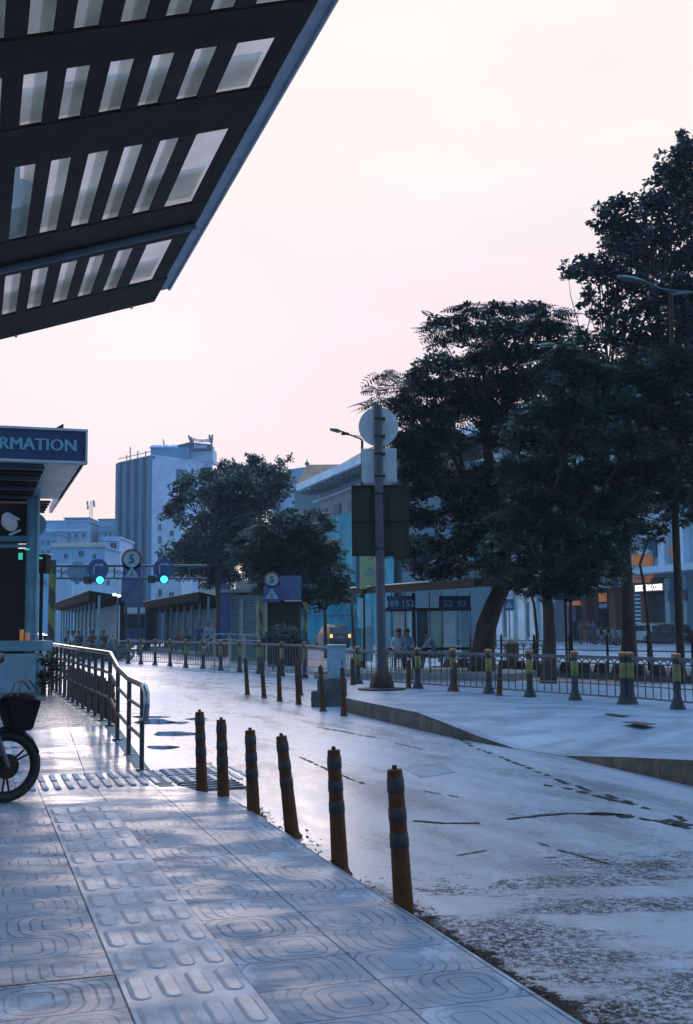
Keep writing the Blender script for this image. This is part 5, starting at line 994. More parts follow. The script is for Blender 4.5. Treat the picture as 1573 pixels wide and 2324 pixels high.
bld('apartment_building', 'blue grey block with a flat metal roof touching the left side of the tall tower', 225, 1180, 272, 248, 'b_blue', 16, grid(240, 262, 3, 1212, 1330, 6, 5, 11), roof='b_teal', bands=((1200, 14, 'b_blue2'),))
bld('house', 'pale house with a dark recessed window below the tower', 236, 1222, 272, 190, 'b_lav', 12, [(258, 1238, 15, 15), (252, 1270, 8, 10), (262, 1300, 8, 10)], bands=((1225, 3, 'b_white'),))
bld('house', 'blue house with a cream awning over its upper terrace', 118, 1244, 238, 175, 'b_blue', 12, [(150, 1262, 9, 12), (185, 1256, 12, 14), (215, 1262, 9, 12), (160, 1310, 9, 12), (190, 1316, 10, 14), (218, 1312, 9, 12)], bands=((1236, 9, 'b_cream'), (1280, 3, 'b_lav')))
bld('house', 'white plastered house low behind the first dark shelter', 150, 1296, 262, 150, 'b_white', 12, [(176, 1318, 9, 16), (202, 1320, 14, 13), (222, 1320, 7, 10), (246, 1322, 9, 12)], bands=((1292, 3, 'b_cream'),))
bld('house', 'small blue house with rounded parapet close to the kiosk column', 80, 1290, 112, 120, 'b_blue', 10, [(90, 1320, 7, 14), (102, 1322, 7, 14)])
bld('house', 'white narrow house with blue windows right below the tower', 354, 1176, 412, 165, 'b_white', 12, [(363, 1196, 8, 16), (363, 1225, 8, 18), (363, 1262, 9, 18), (364, 1300, 9, 18), (364, 1345, 9, 18), (390, 1210, 10, 14), (390, 1300, 12, 24), (390, 1350, 12, 14)])
bld('house', 'cream coloured tall house seen through gaps in the left tree', 452, 1082, 512, 150, 'b_cream', 12, grid(462, 500, 3, 1105, 1330, 6, 9, 14))
bld('house', 'lavender white house between the left tree and the tile roof', 616, 1113, 694, 175, 'b_lav', 12, [(640, 1136, 13, 9), (632, 1170, 12, 14), (668, 1140, 10, 9), (668, 1180, 10, 14)], bands=((1118, 3, 'b_white'),))
t = thing('house', 'house with a dark blue hipped roof behind the left tree crown', 'house', W(670, 1480, 200)*Vector((1, 1, 0))+ZX*ROAD)
a = W(628, 1108, 200); b = W(706, 1108, 200); r1_ = W(655, 1058, 203); r2_ = W(700, 1052, 203); dz = Vector((0, 9, 0))
mb = MB(); mb.add([a, b, b+dz, a+dz, r1_+dz*.4, r2_+dz*.4], [(0, 1, 5, 4), (1, 2, 5), (2, 3, 4, 5), (3, 0, 4), (0, 3, 2, 1)]); mb.build('roof', M['b_roof'], t); mb = MB(); mb.box(((a.x+b.x)/2, 204.6, a.z/2), ((b.x-a.x)*.96, 8, a.z)); mb.build('wall', M['b_blue'], t)
# antenna mast
y = 250; t = thing('antenna_mast', 'thin lattice antenna mast with panels on a far rooftop', 'antenna', W(207, 1199, y)); b = W(207, 1199, y); tp = W(207, 1136, y)
mb = MB()
for dx in (-.35, .35): mb.cyl(b+Vector((dx, 0, 0)), tp+Vector((dx*.5, 0, 0)), .06, n=5)
for k in range(12): z = b.z+(tp.z-b.z)*k/12; z2 = b.z+(tp.z-b.z)*(k+1)/12; s_ = 1 if k % 2 else -1; mb.cyl((b.x-.33*s_, y, z), (b.x+.33*s_, y, z2), .04, n=4)
mb.build('lattice', M['b_grey'], t)
for k, (dx, v) in enumerate(((-.8, 1141), (.7, 1146), (-.7, 1151), (.6, 1140))): q = W(207, v, y); mb = MB(); mb.box((q.x+dx, y, q.z), (.35, .3, .9)); mb.build('panel_antenna', M['b_grey'], t)
# tall tower: corner edge at u=345; left face with fins, right face plain
yt = 215.0; cnr = W(345, 1031.7, yt); ztop = cnr.z
pl_ = W(268.5, 1041, yt*1.045); pr = W(483, 1043, yt*1.042)
L_ = Vector((pl_.x, pl_.y, 0)); R_ = Vector((pr.x, pr.y, 0)); Cn = Vector((cnr.x, cnr.y, 0)); Bk = L_+R_-Cn
t = thing('hotel_tower', 'tall slab tower with dark vertical fins on one face and a plain lavender side wall', 'building', Cn+ZX*ROAD)
mb = MB(); z = ZX*ztop; mb.add([Cn, R_, Bk, L_, Cn+z, R_+z, Bk+z, L_+z], [(0, 1, 5, 4), (1, 2, 6, 5), (2, 3, 7, 6), (3, 0, 4, 7), (4, 5, 6, 7)]); mb.build('wall', M['b_lav'], t)
nl = Vector((-(L_-Cn).y, (L_-Cn).x, 0)).normalized(); nl = nl if nl.y < 0 else -nl
mb = MB(); a = Cn+nl*.12; b = L_+nl*.12; mb.add([a, b, b+z*.998, a+z*.998], [(0, 1, 2, 3)]); mb.build('glazed_face', M['b_dark'], t)
for k in range(13):
    q = Cn.lerp(L_, (k+.3)/12.8)+nl*.3; mb = MB(); wfin = .45 if k % 3 else 1.0; mb.box((q.x, q.y, ztop/2), (wfin, .5, ztop-.6), math.atan2((L_-Cn).y, (L_-Cn).x)); mb.build('fin', M['b_fin'] if k % 3 == 0 else M['b_dark'], t)
nr = Vector(((R_-Cn).y, -(R_-Cn).x, 0)).normalized(); nr = nr if nr.y < 0 else -nr
def onright(u, v):  # point on the right face
    d = ray(u, v); e = Vector((0, 0, EYE)); k = (Cn-e).dot(nr)/d.dot(nr); return e+d*k
for (u0, v0, u1, v1) in ((400, 1064, 425, 1100), (397, 1140, 420, 1185), (346, 1034, 352, 1041), (455, 1080, 480, 1120)):
    p = onright(u0, v0); q = onright(u1, v1); mb = MB(); n = nr*.08; mb.add([Vector((p.x, p.y, p.z))+n, Vector((q.x, q.y, p.z))+n, Vector((q.x, q.y, q.z))+n, Vector((p.x, p.y, q.z))+n], [(0, 1, 2, 3)]); mb.build('window', M['b_dark'], t)
# rooftop storey, umbrellas, dark roof, sign
bk = (Bk-Cn)*.0
def roofpt(u, v, dy): return W(u, v, yt+dy)
mb = MB(); p = roofpt(341, 1033, 4); q = roofpt(427, 1021, 4); mb.box(((p.x+q.x)/2, yt+8, ztop+1.0), (q.x-p.x, 7, 2.2)); ph = mb.build('penthouse', M['b_blue2'], t)
for u in (350, 362, 378, 394): c = roofpt(u, 1021, 5); mb = MB(); mb.lathe([(1.0, 0), (.9, .25), (.5, .55), (.05, .65)], (c.x, c.y, ztop+2.1), 12); mb.build('parasol', M['b_lav'], t, smooth=True)
mb = MB(); p = roofpt(427, 1021, 6); q = roofpt(482, 1021, 6); mb.box(((p.x+q.x)/2, yt+10.5, ztop+1.1), (q.x-p.x, 6.5, 2.6)); mb.build('roof_room', M['b_white'], t)
mb = MB(); a = roofpt(372, 1017, 6); b = roofpt(430, 1003, 6); c = roofpt(480, 1008, 6); d = roofpt(480, 1021, 6); e_ = roofpt(372, 1021, 6); mb.prism([a, b, c, d, e_], (0, 5, 0)); mb.build('roof_plant', M['b_roof'], t)
for u0, v0, u1, v1 in ((428, 988, 434, 1004), (434, 992, 437, 1004), (475, 987, 478, 1004), (482, 986, 480, 1016), (477, 996, 484, 996)): mb = MB(); mb.cyl(roofpt(u0, v0, 5), roofpt(u1, v1, 5), .22, n=5); mb.build('sign_frame', M['b_grey'], t)
for u, v in ((370, 994), (373, 1000)): mb = MB(); mb.cyl(roofpt(u, v, 5), roofpt(372, 1018, 5), .07, n=4); mb.build('aerial', M['b_grey'], t)
M['b_sign'] = mat('pale_roof_lettering', (.35, .40, .50), .5)
mb = MB(); mb.text('Prosota', px(13, yt), Matrix.Translation(roofpt(458, 999, 4.5)) @ RF, bold=.05, extrude=.1); mb.text('hotel', px(14, yt), Matrix.Translation(roofpt(455, 1012, 4.5)) @ RF, bold=.08, extrude=.1); mb.build('lettering', M['b_sign'], t)
for u in (288, 296, 313, 331): mb = MB(); c = W(u, 1030, yt*1.03); mb.cyl((c.x, c.y, ztop), (c.x, c.y, ztop+1.0+.8*(u % 3)), .12, n=5); mb.build('roof_mast', M['b_grey'], t)
mb = MB(); p = L_+ZX*ztop; q = Cn+ZX*ztop; mb.cyl(p+ZX*.7, q+ZX*.7, .08, n=4); mb.build('roof_railing', M['b_grey'], t)
# ---------------------------------------------------------------- building under renovation: tile roof, white gutter, teal netting
e0 = Vector((-2.9, 73.8, 0)); 
eL = W(681, 1106, 118.0); eR_dir = (W(820, 1041, 99.0)-eL); eR_dir.z = 0; eR_dir.normalize(); n2_ = Vector((eR_dir.y*-1, eR_dir.x, 0)); n2_ = n2_ if n2_.x > 0 else -n2_
Lr = 26.0; eR = eL+eR_dir*Lr; ze = eL.z
t = thing('renovated_building', 'long old building with a brown tile roof, pale gutter and teal netting over its front', 'building', Vector((eL.x, eL.y, ROAD)))
ins = n2_*1.8
mb = MB(); a = Vector((eL.x, eL.y, ROAD))+ins+eR_dir*1.2; b = a+eR_dir*(Lr-2); mb.prism([a, b, b+n2_*8.5, a+n2_*8.5], (0, 0, ze-ROAD-.5)); mb.build('wall', M['b_grey'], t)
mb = MB(); r0 = eL+n2_*5+eR_dir*7+ZX*3.2; r1 = eR+n2_*5+ZX*3.2; q = eL+n2_*10; mb.add([eL, eR, r1, r0, q, eR+n2_*10], [(0, 1, 2, 3), (0, 3, 4), (4, 3, 2, 5), (0, 4, 5, 1)])
rfm = mb.build('roof', M['b_tile'], t)
mb = MB(); mb.add([eL-n2_*.4-ZX*.4, eR-n2_*.4-ZX*.4, eR-n2_*.4+ZX*.34, eL-n2_*.4+ZX*.34, eL+n2_*.05-ZX*.4, eR+n2_*.05-ZX*.4, eR+n2_*.05+ZX*.34, eL+n2_*.05+ZX*.34], [(0, 1, 2, 3), (4, 7, 6, 5), (3, 2, 6, 7), (0, 4, 5, 1), (0, 3, 7, 4)]); mb.build('gutter', M['b_white'], rfm)
for k in range(15): c = eL+eR_dir*(k*1.7+.8)+n2_*.8-ZX*.68; mb = MB(); mb.box(c, (1.9, .18, .3), math.atan2(n2_.y, n2_.x)); mb.build('eave_bracket', M['b_grey'], t)
mb = MB()
for k in range(40): c = eL+eR_dir*(k*.62)+n2_*1.5-ZX*1.5; mb.box(c, (.3, .08, .22), math.atan2(eR_dir.y, eR_dir.x))
mb.build('cornice_dentils', M['b_white'], t)
for k in range(5):
    c = eL+eR_dir*(2.9+k*4.6)+ins-n2_*.1; mb = MB(); mb.box((c.x, c.y, ze-4.1), (2.0, .16, 3.2), math.atan2(eR_dir.y, eR_dir.x)); mb.build('window', M['b_roof'], t)
mb = MB(); nn = 60; top_ = []
for k in range(nn+1):
    f = k/nn; c = eL+eR_dir*(-.6+f*(Lr-.5))+ins-n2_*(.6+.16*math.sin(f*67)+.08*math.sin(f*171)); top_.append((Vector((c.x, c.y, ze-6.4+2.6*min(1, f*2.8)+.2*math.sin(f*60))), Vector((c.x, c.y, ROAD))-n2_*.3))
vs = [p for ab in top_ for p in ab]; mb.add(vs, [(2*k, 2*k+2, 2*k+3, 2*k+1) for k in range(nn)]); mb.build('scaffold_netting', M['b_netting'], t, smooth=True)
# cross wing roof behind
t = thing('tile_roofed_wing', 'brown tiled roof wing with a spire finial rising behind the teal netting', 'building', W(740, 1480, 145)*Vector((1, 1, 0))+ZX*ROAD)
a = W(666, 1110, 138); b = W(830, 1110, 138); r1_ = W(697, 1056, 147); r2_ = W(830, 1053, 147); r1_.z = r2_.z; dz = Vector((0, 18, 0))
mb = MB(); mb.add([a, b, r2_, r1_, a+dz, b+dz], [(0, 1, 2, 3), (0, 3, 4), (4, 3, 2, 5), (1, 5, 2), (0, 4, 5, 1)]); mb.build('roof', M['b_tile'], t)
mb = MB(); mb.box(((a.x+b.x)/2, 147, a.z/2), ((b.x-a.x)*.97, 17, a.z)); mb.build('wall', M['b_grey'], t)
mb = MB(); mb.lathe([(.25, 0), (.3, .3), (.12, .5), (.03, .7), (.015, 1.1)], r1_-ZX*.1, 8); mb.build('finial', M['b_roof'], t)
# teal hoarding by the road
t = thing('hoarding', 'teal painted hoarding along the road behind the off-road car', 'hoarding', W(730, 1480, 97)*Vector((1, 1, 0))+ZX*ROAD)
for k in range(12):
    u0, u1 = 640+k*15, 655+k*15; mb = MB(); p = W(u0, 1366, 97); q = W(u1, 1366, 97); mb.box(((p.x+q.x)/2, 97, (p.z+ROAD)/2), (q.x-p.x-.03, .1, p.z-ROAD)); mb.build('panel', M['b_netting'], t)
mb = MB(); p = W(640, 1392, 96.8); q = W(820, 1392, 96.8); mb.box(((p.x+q.x)/2, 96.8, p.z), (q.x-p.x, .12, .3)); mb.build('rail', M['b_teal'], t)
# ---------------------------------------------------------------- right-hand facades (frame: k metres away along the street)
F0 = Vector((13.8, 45, 0))
FS = 2.1
def FK(k, z, off=0.0): p = F0+EX*(k/.9495)+ZX*z-TX*off; e = Vector((0, 0, EYE)); return e+(p-e)*FS
def kf(u): c = (u-U0)/FP; return (F0.x-F0.y*c)/(c+.33)
def zf(v, u):
    k = kf(u); y = F0.y+k; return W(u, v, y).z
def fbox(mb, k0, k1, z0, z1, o0, o1):
    vs = [FK(k, z, o) for k in (k0, k1) for z in (z0, z1) for o in (o0, o1)]; return mb.add(vs, [(0, 1, 3, 2), (4, 6, 7, 5), (0, 4, 5, 1), (2, 3, 7, 6), (0, 2, 6, 4), (1, 5, 7, 3)])
t = thing('old_building', 'long pale blue grey building with pilasters and a painted ground wall behind the trees', 'building', FK(11.2, ROAD))
k0, k1 = kf(1256), kf(1085); mb = MB(); fbox(mb, k0, k1+12, ROAD, 3.2, 0, -10); mb.build('ground_wall', M['b_mural'], t)
mb = MB(); fbox(mb, k0-6, k1+12, 3.2, 12.5, -.02, -10); mb.build('upper_wall', M['b_pale'], t)
mb = MB(); fbox(mb, k0-6, k1+12, 3.15, 3.55, .35, -.1); fbox(mb, k0-6, k1+12, 12.4, 12.9, .6, -.1); mb.build('cornice', M['b_white'], t)
for i, u in enumerate((1110, 1135, 1160, 1186, 1212, 1240)):
    k = kf(u); mb = MB(); fbox(mb, k-.35, k+.35, ROAD, 3.14, .16, 0); mb.build('pilaster', M['b_mural'], t)
for u in (1122, 1148, 1173, 1200, 1227): k = kf(u); mb = MB(); fbox(mb, k-.45, k+.45, .9, 2.7, .04, -.01); mb.build('painted_niche', M['poster_teal'] if u % 2 else M['b_grey'], t)
for r_, (z0, z1) in enumerate(((4.4, 6.6), (8.2, 10.4))):
    for i in range(9): k = k0-4.5+i*3.1; mb = MB(); fbox(mb, k, k+1.3, z0, z1, .05, -.05); mb.build('window', M['b_dark'], t)
t = cafe = thing('cafe_building', 'corner cafe building with lit white SIGHTSEEING COFFEE letters and brown pillars', 'building', FK(3, ROAD))
k0 = kf(1256); mb = MB(); fbox(mb, -9, k0-.02, 3.4, 13, -.05, -10); mb.build('upper_wall', M['b_pale'], t)
mb = MB(); fbox(mb, -9, k0-.02, ROAD, 3.4, -1.0, -10); mb.build('shop_interior', M['steel_brown'], t)
mb = MB(); fbox(mb, -9, kf(1471), zf(1302, 1500), zf(1287, 1500), 1.0, -.04); mb.build('ledge', M['b_white'], t)
mb = MB(); fbox(mb, kf(1511), kf(1440), zf(1344, 1475), 3.42, .12, -.04); mb.build('fascia', M['black'], t)
kA, kB = kf(1443.5), kf(1509); cen = FK((kA+kB)/2, (zf(1342, 1476)+zf(1326, 1476))/2, .15); wl = (kA-kB)/.9495
RFc = Matrix((-EX, ZX, -TX)).transposed().to_4x4()
mb = MB(); mb.text('SIGHTSEEING COFFEE', .36*FS, Matrix.Translation(cen) @ RFc, bold=.016, extrude=.02, sx=wl/3.72); mb.build('lettering', M['sign_glow'], t)
for u, w_, m_ in ((1321, .45, 'red_brown'), (1386, .5, 'red_brown'), (1455, .4, 'red_brown'), (1350, .25, 'steel_brown')):
    k = kf(u); mb = MB(); fbox(mb, k-w_/2, k+w_/2, ROAD, 3.38, .02, -.9); mb.build('pillar', M[m_], t)
for u0, u1 in ((1512, 1523), (1553, 1561)): mb = MB(); fbox(mb, kf(u1), kf(u0), ROAD, 3.38, .15, -.3); mb.build('pillar', M['b_pale'], t)
for u0, u1, v0, v1 in ((1462, 1511, 1348, 1440), (1392, 1432, 1348, 1440), (1524, 1552, 1365, 1440)): mb = MB(); fbox(mb, kf(u1), kf(u0), zf(v1, u0), zf(v0, u0), -.3, -.36); mb.build('shop_window', M['glass'], t)
mb = MB(); fbox(mb, kf(1562), kf(1521), zf(1364, 1540), zf(1338, 1540), .2, .1); mb.build('blue_panel', M['sign_blue2'], t)
for k in range(9): mb = MB(); fbox(mb, kf(1451), kf(1439), zf(1352+k*9, 1445), zf(1348+k*9, 1445), .05, -.2); mb.build('louvre', M['b_white'], t)
for k, u in enumerate((1462, 1474, 1486, 1498)): mb = MB(); fbox(mb, kf(u+4), kf(u-3), zf(1262, u), zf(1222, u), .02, -.1); mb.build('window', M['b_dark'], t)
mb = MB(); fbox(mb, kf(1505), kf(1450), zf(1219, 1480), zf(1208, 1480), .3, -.06); mb.build('cornice', M['b_white'], t)
for u in (1512, 1556): mb = MB(); fbox(mb, kf(u+7), kf(u-7), 3.9, 12.9, .25, -.06); mb.build('column', M['b_white'], t)
for z in (6.9, 9.8):
    for i in range(7): k = -4+i*2.2; mb = MB(); fbox(mb, k, k+1.1, z, z+1.7, -.0, -.1); mb.build('window', M['b_dark'], t)
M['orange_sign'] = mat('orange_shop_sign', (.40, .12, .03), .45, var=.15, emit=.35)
t = thing('shop_sign', 'orange box sign with pale bars of small print under a white awning', 'sign', FK(kf(1460), zf(1300, 1460), .5))
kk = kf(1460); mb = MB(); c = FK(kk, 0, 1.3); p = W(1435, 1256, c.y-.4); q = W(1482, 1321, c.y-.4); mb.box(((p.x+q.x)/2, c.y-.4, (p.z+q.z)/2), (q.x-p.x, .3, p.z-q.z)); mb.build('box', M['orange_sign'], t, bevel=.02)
for v0, u1 in ((1283, 1467), (1294, 1476), (1302, 1474), (1310, 1468)): mb = MB(); a = W(1438, v0, c.y-.57); b = W(u1, v0+5, c.y-.57); mb.box(((a.x+b.x)/2, c.y-.57, (a.z+b.z)/2), (b.x-a.x, .02, a.z-b.z)); mb.build('print_bar', M['shirt_white'], t)
mb = MB(); a = W(1462, 1254, c.y-.3); mb.ball(a, (px(20, c.y), .5, px(9, c.y)), 16, 8); mb.build('awning', M['car_white'], t, smooth=True)
for i, (u, lab) in enumerate(((1527, 'orange pennant left of the lamp post on the cafe wall'), (1548, 'orange pennant right of the lamp post on the cafe wall'))):
    k = kf(u); c = FK(k, 0, .45); p = W(u, 1226, c.y); t = thing('pennant', lab, 'flag', p, 'orange pennants on the cafe wall')
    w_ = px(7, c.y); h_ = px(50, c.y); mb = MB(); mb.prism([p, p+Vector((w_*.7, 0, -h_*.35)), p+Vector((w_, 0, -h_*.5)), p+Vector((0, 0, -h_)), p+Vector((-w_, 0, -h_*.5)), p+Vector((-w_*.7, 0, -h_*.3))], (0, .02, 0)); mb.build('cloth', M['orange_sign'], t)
    mb = MB(); mb.cyl(p+ZX*.15, p-ZX*h_*1.1, .015, n=6); mb.cyl(p-ZX*h_*.9, p-ZX*h_*.9+TX*.5, .015, n=6); mb.build('staff', M['steel_grey'], t)
# shop front clutter between brown pillars
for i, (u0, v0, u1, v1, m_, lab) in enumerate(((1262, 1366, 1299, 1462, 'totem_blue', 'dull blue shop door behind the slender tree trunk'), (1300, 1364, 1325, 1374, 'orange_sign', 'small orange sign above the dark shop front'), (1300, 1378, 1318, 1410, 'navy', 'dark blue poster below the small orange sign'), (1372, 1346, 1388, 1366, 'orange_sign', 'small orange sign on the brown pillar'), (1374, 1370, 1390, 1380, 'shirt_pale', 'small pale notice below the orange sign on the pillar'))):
    k = kf((u0+u1)/2); mb = MB(); fbox(mb, kf(u1), kf(u0), zf(v1, u0), zf(v0, u0), .3+.03*i, .22+.03*i); o = mb.build('door' if i == 0 else 'sign_panel', M[m_], cafe); o['label'] = lab
for i, (u, v) in enumerate(((1325, 1300), (1333, 1303), (1338, 1304), (1352, 1314))):
    k = kf(u); mb = MB(); mb.ball(FK(k, zf(v, u), .7), (.10, .10, .10), 8, 6); tag(mb.build('string_light', M['lamp_white'], smooth=True), ('leftmost', 'second', 'third', 'rightmost')[i]+' tiny white bulb glowing in the foliage above the shop', 'light bulb', 'string of bulbs above the shop')
# pedestrian sign, dark speed sign and board under the trees
y = 70; c = W(1155, 1372, y); t = tri(1155, 1372, y, px(23, y), 'blue pedestrian crossing sign before the painted wall', px(26, y)); mb = MB(); mb.cyl(Vector((c.x, y, c.z)), Vector((c.x, y, ROAD)), .04, n=8); mb.build('post', M['steel_grey'], t, smooth=True)
y = 36; c = W(1287, 1326, y); t = thing('route_board_sign', 'dark violet board with faint route patches on a slim post under the trees', 'board', Vector((c.x, y, ROAD)))
mb = MB(); mb.box(c, (px(58, y), .04, px(70, y))); pn_ = mb.build('panel', M['navy'], t, bevel=.005)
for i in range(3):
    for j in range(4): mb = MB(); mb.box(W(1268+i*19, 1300+j*17, y-.025), (px(11, y), .004, px(8, y))); mb.build('route_patch', M['band_grey'], pn_)
mb = MB(); mb.cyl(Vector((c.x+.1, y+.05, ROAD)), Vector((c.x+.1, y+.05, c.z+.4)), .045, n=8); mb.build('post', M['steel_dark'], t, smooth=True)
c = W(1279, 1249, y); t = thing('speed_sign', 'dim round speed 5 sign hanging in the shade above the violet board', 'speed sign', c)
M['face_shaded'] = mat('shaded_sign_face', (.075, .085, .11), .6); mb = MB(); disc(mb, c, px(26, y)); mb.build('ring', M['sign_red'], t, smooth=True); mb = MB(); disc(mb, c-Vector((0, .012, 0)), px(22, y)); mb.build('face', M['face_shaded'], t, smooth=True)  # sign face colour darkened to stand for the shade under the trees
mb = MB(); mb.text('5', px(34, y), Matrix.Translation(c+Vector((0, -.026, 0))) @ RF, bold=.012); mb.build('numeral', M['black'], t); mb = MB(); mb.cyl(c+Vector((0, .05, .6)), Vector((c.x+.02, y+.05, ROAD)), .04, n=8); mb.build('post', M['steel_dark'], t, smooth=True)
# street lamps
y = 44.6; t = thing('street_lamp', 'street lamp reaching left from behind the big round sign', 'street lamp', W(822, 1500, y)*Vector((1, 1, 0))+ZX*ROAD); b = t.location
mb = MB(); tp = W(822, 999, y); mb.cyl(b, tp, .09, .05, n=12); mb.build('pole', M['steel_dark'], t, smooth=True)
mb = MB(); mb.tube([tp, W(818, 995, y), W(806, 991, y), W(780, 980, y), W(772, 978, y)], [.04, .035, .03, .028, .03], 8); mb.cyl(W(826, 990, y), W(790, 987, y), .018, n=6); mb.build('arm', M['steel_dark'], t, smooth=True)
mb = MB(); a = W(773, 979, y); b2 = W(749, 974, y); mb.loft([[a+Vector((0, -.05, -.03)), a+Vector((0, .05, -.03)), a+Vector((0, .05, .05)), a+Vector((0, -.05, .05))], [a.lerp(b2, .3)+Vector((0, -.14, -.06)), a.lerp(b2, .3)+Vector((0, .14, -.06)), a.lerp(b2, .3)+Vector((0, .12, .07)), a.lerp(b2, .3)+Vector((0, -.12, .07))], [b2+Vector((0, -.10, -.04)), b2+Vector((0, .10, -.04)), b2+Vector((0, .08, .04)), b2+Vector((0, -.08, .04))]]); mb.build('lamp_head', M['steel_grey'], t, smooth=True)
mb = MB(); mb.box(W(783, 984, y), (.3, .12, .09)); mb.build('control_box', M['steel_dark'], t)
y = 31; t = thing('street_lamp', 'street lamp with a large curved head in front of the tall tree at right', 'street lamp', W(1546, 1530, y)*Vector((1, 1, 0))+ZX*ROAD); b = t.location
mb = MB(); tp = W(1590, 668, y); tp = Vector((b.x+.12, y, tp.z)); mb.cyl(b, Vector((b.x, y, 5)), .115, .10, n=14); mb.cyl(Vector((b.x, y, 5)), tp, .10, .06, n=14); mb.build('pole', M['steel_dark'], t, smooth=True)
mb = MB(); mb.tube([tp, W(1573, 662, y), W(1530, 660, y), W(1500, 655, y), W(1478, 645, y), W(1462, 638, y)], [.05, .04, .032, .03, .03, .03], 8); mb.build('arm', M['steel_grey'], t, smooth=True)
mb = MB(); rings = []
for f, r_ in ((0, .04), (.12, .10), (.4, .15), (.75, .14), (.95, .08), (1, .03)):
    c = W(1466-66*f, 640-12*f, y); rings.append([c+Vector((0, r_*math.cos(a), r_*.62*math.sin(a))) for a in [2*math.pi*k/10 for k in range(10)]])
mb.loft(rings); mb.build('lamp_head', M['steel_grey'], t, smooth=True)
# ---------------------------------------------------------------- trees
def crown(name, clumps, y, matn, kind='leaf', leaf=.14, cov=3.0, spread=1.2, parent=None, seed=1, flat=.75, edge=0, rk=1.0):
    rnd = np.random.RandomState(seed); V = []; off = Vector((0, 0, 0)); q = parent
    while q is not None: off += q.location; q = q.parent
    cents = []
    for cl in clumps:
        u, v, r = cl[:3]; k = cl[3] if len(cl) > 3 else 1.0; dy = rnd.uniform(-spread, spread); c = W(u, v, y+dy); R = px(r*rk, y); cents.append((c, R))
        # break each clump into smaller tufts
        nt2 = max(3, int(6*(R/.8)**1.0)) if kind == 'frond' else max(7, int(9*(R/.6))); tc_ = []
        for i in range(nt2):
            d = rnd.normal(size=3); d /= np.linalg.norm(d); rr = R*rnd.uniform(.35, .95); tc_.append((np.array(c)+d*rr*np.array([1, 1.1, flat]), R*(rnd.uniform(.28, .5) if kind == 'frond' else rnd.uniform(.35, .7))))
        tc_.append((np.array(c), R*.55))
        for tc0, tr in tc_:
            if edge and rnd.rand() < .30 or (edge and k < .5): mode, lf, cv = 'frond', edge, 3.2
            else: mode, lf, cv = kind, leaf, cov
            if mode == 'leaf':
                n = int(cv*k*math.pi*tr*tr/(lf*lf*.5)); d = rnd.normal(size=(n, 3)); d /= np.linalg.norm(d, axis=1)[:, None]; p = tc0+d*(tr*rnd.uniform(.3, 1.05, (n, 1))**.6)*np.array([1, 1, .8])
                a = rnd.normal(size=(n, 3)); a[:, 2] = a[:, 2]*.5-.25; a /= np.linalg.norm(a, axis=1)[:, None]; b = np.cross(a, rnd.normal(size=(n, 3))*np.array([.5, .5, 1])+np.array([0, 0, .6])); b /= np.linalg.norm(b, axis=1)[:, None]+1e-9
                l = lf*rnd.uniform(.6, 1.25, (n, 1)); V.append(np.stack([p-a*l*.5, p-b*l*.27+a*l*.05, p+a*l*.5, p+b*l*.27+a*l*.05], 1))
            else:
                n = max(2, int(cv*k*math.pi*tr*tr/(lf*lf*.42))); d = rnd.normal(size=(n, 3)); d[:, 2] = np.abs(d[:, 2])*.6+.1*d[:, 2]; d /= np.linalg.norm(d, axis=1)[:, None]; p = tc0+d*(tr*rnd.uniform(.2, 1.0, (n, 1)))*np.array([1, 1, .7])
                a = d*np.array([1, 1, .2])+rnd.normal(size=(n, 3))*.45; a[:, 2] = a[:, 2]*.35-.05; a /= np.linalg.norm(a, axis=1)[:, None]; b = np.cross(a, np.array([0, 0, 1.])+rnd.normal(size=(n, 3))*.35); b /= np.linalg.norm(b, axis=1)[:, None]; L = lf*2.2*rnd.uniform(.6, 1.2, (n, 1)); m = 7
                for j in range(m):
                    f = (j+.6)/m; base = p+a*L*f; base[:, 2] -= (L[:, 0]*f)**2*.5; wl = L*.36*math.sin(math.pi*(.15+.8*f))
                    for s in (-1, 1):
                        tip = base+b*s*wl+a*L*.06; tip[:, 2] -= wl[:, 0]*.25; w = a*L*.045; V.append(np.stack([base-w, base*.45+tip*.55-w*1.1, tip, base*.45+tip*.55+w*1.1], 1))
    V = np.concatenate(V, 0); n = len(V); V = V.reshape(-1, 3)-np.array(off); me = bpy.data.meshes.new(name); me.vertices.add(n*4); me.vertices.foreach_set('co', V.astype(np.float32).ravel()); me.loops.add(n*4); me.loops.foreach_set('vertex_index', np.arange(n*4, dtype=np.int32)); me.polygons.add(n); me.polygons.foreach_set('loop_start', np.arange(0, n*4, 4, dtype=np.int32)); me.update(calc_edges=True)
    me.materials.append(M[matn]); o = bpy.data.objects.new(name, me); C.objects.link(o); o.parent = parent; return cents
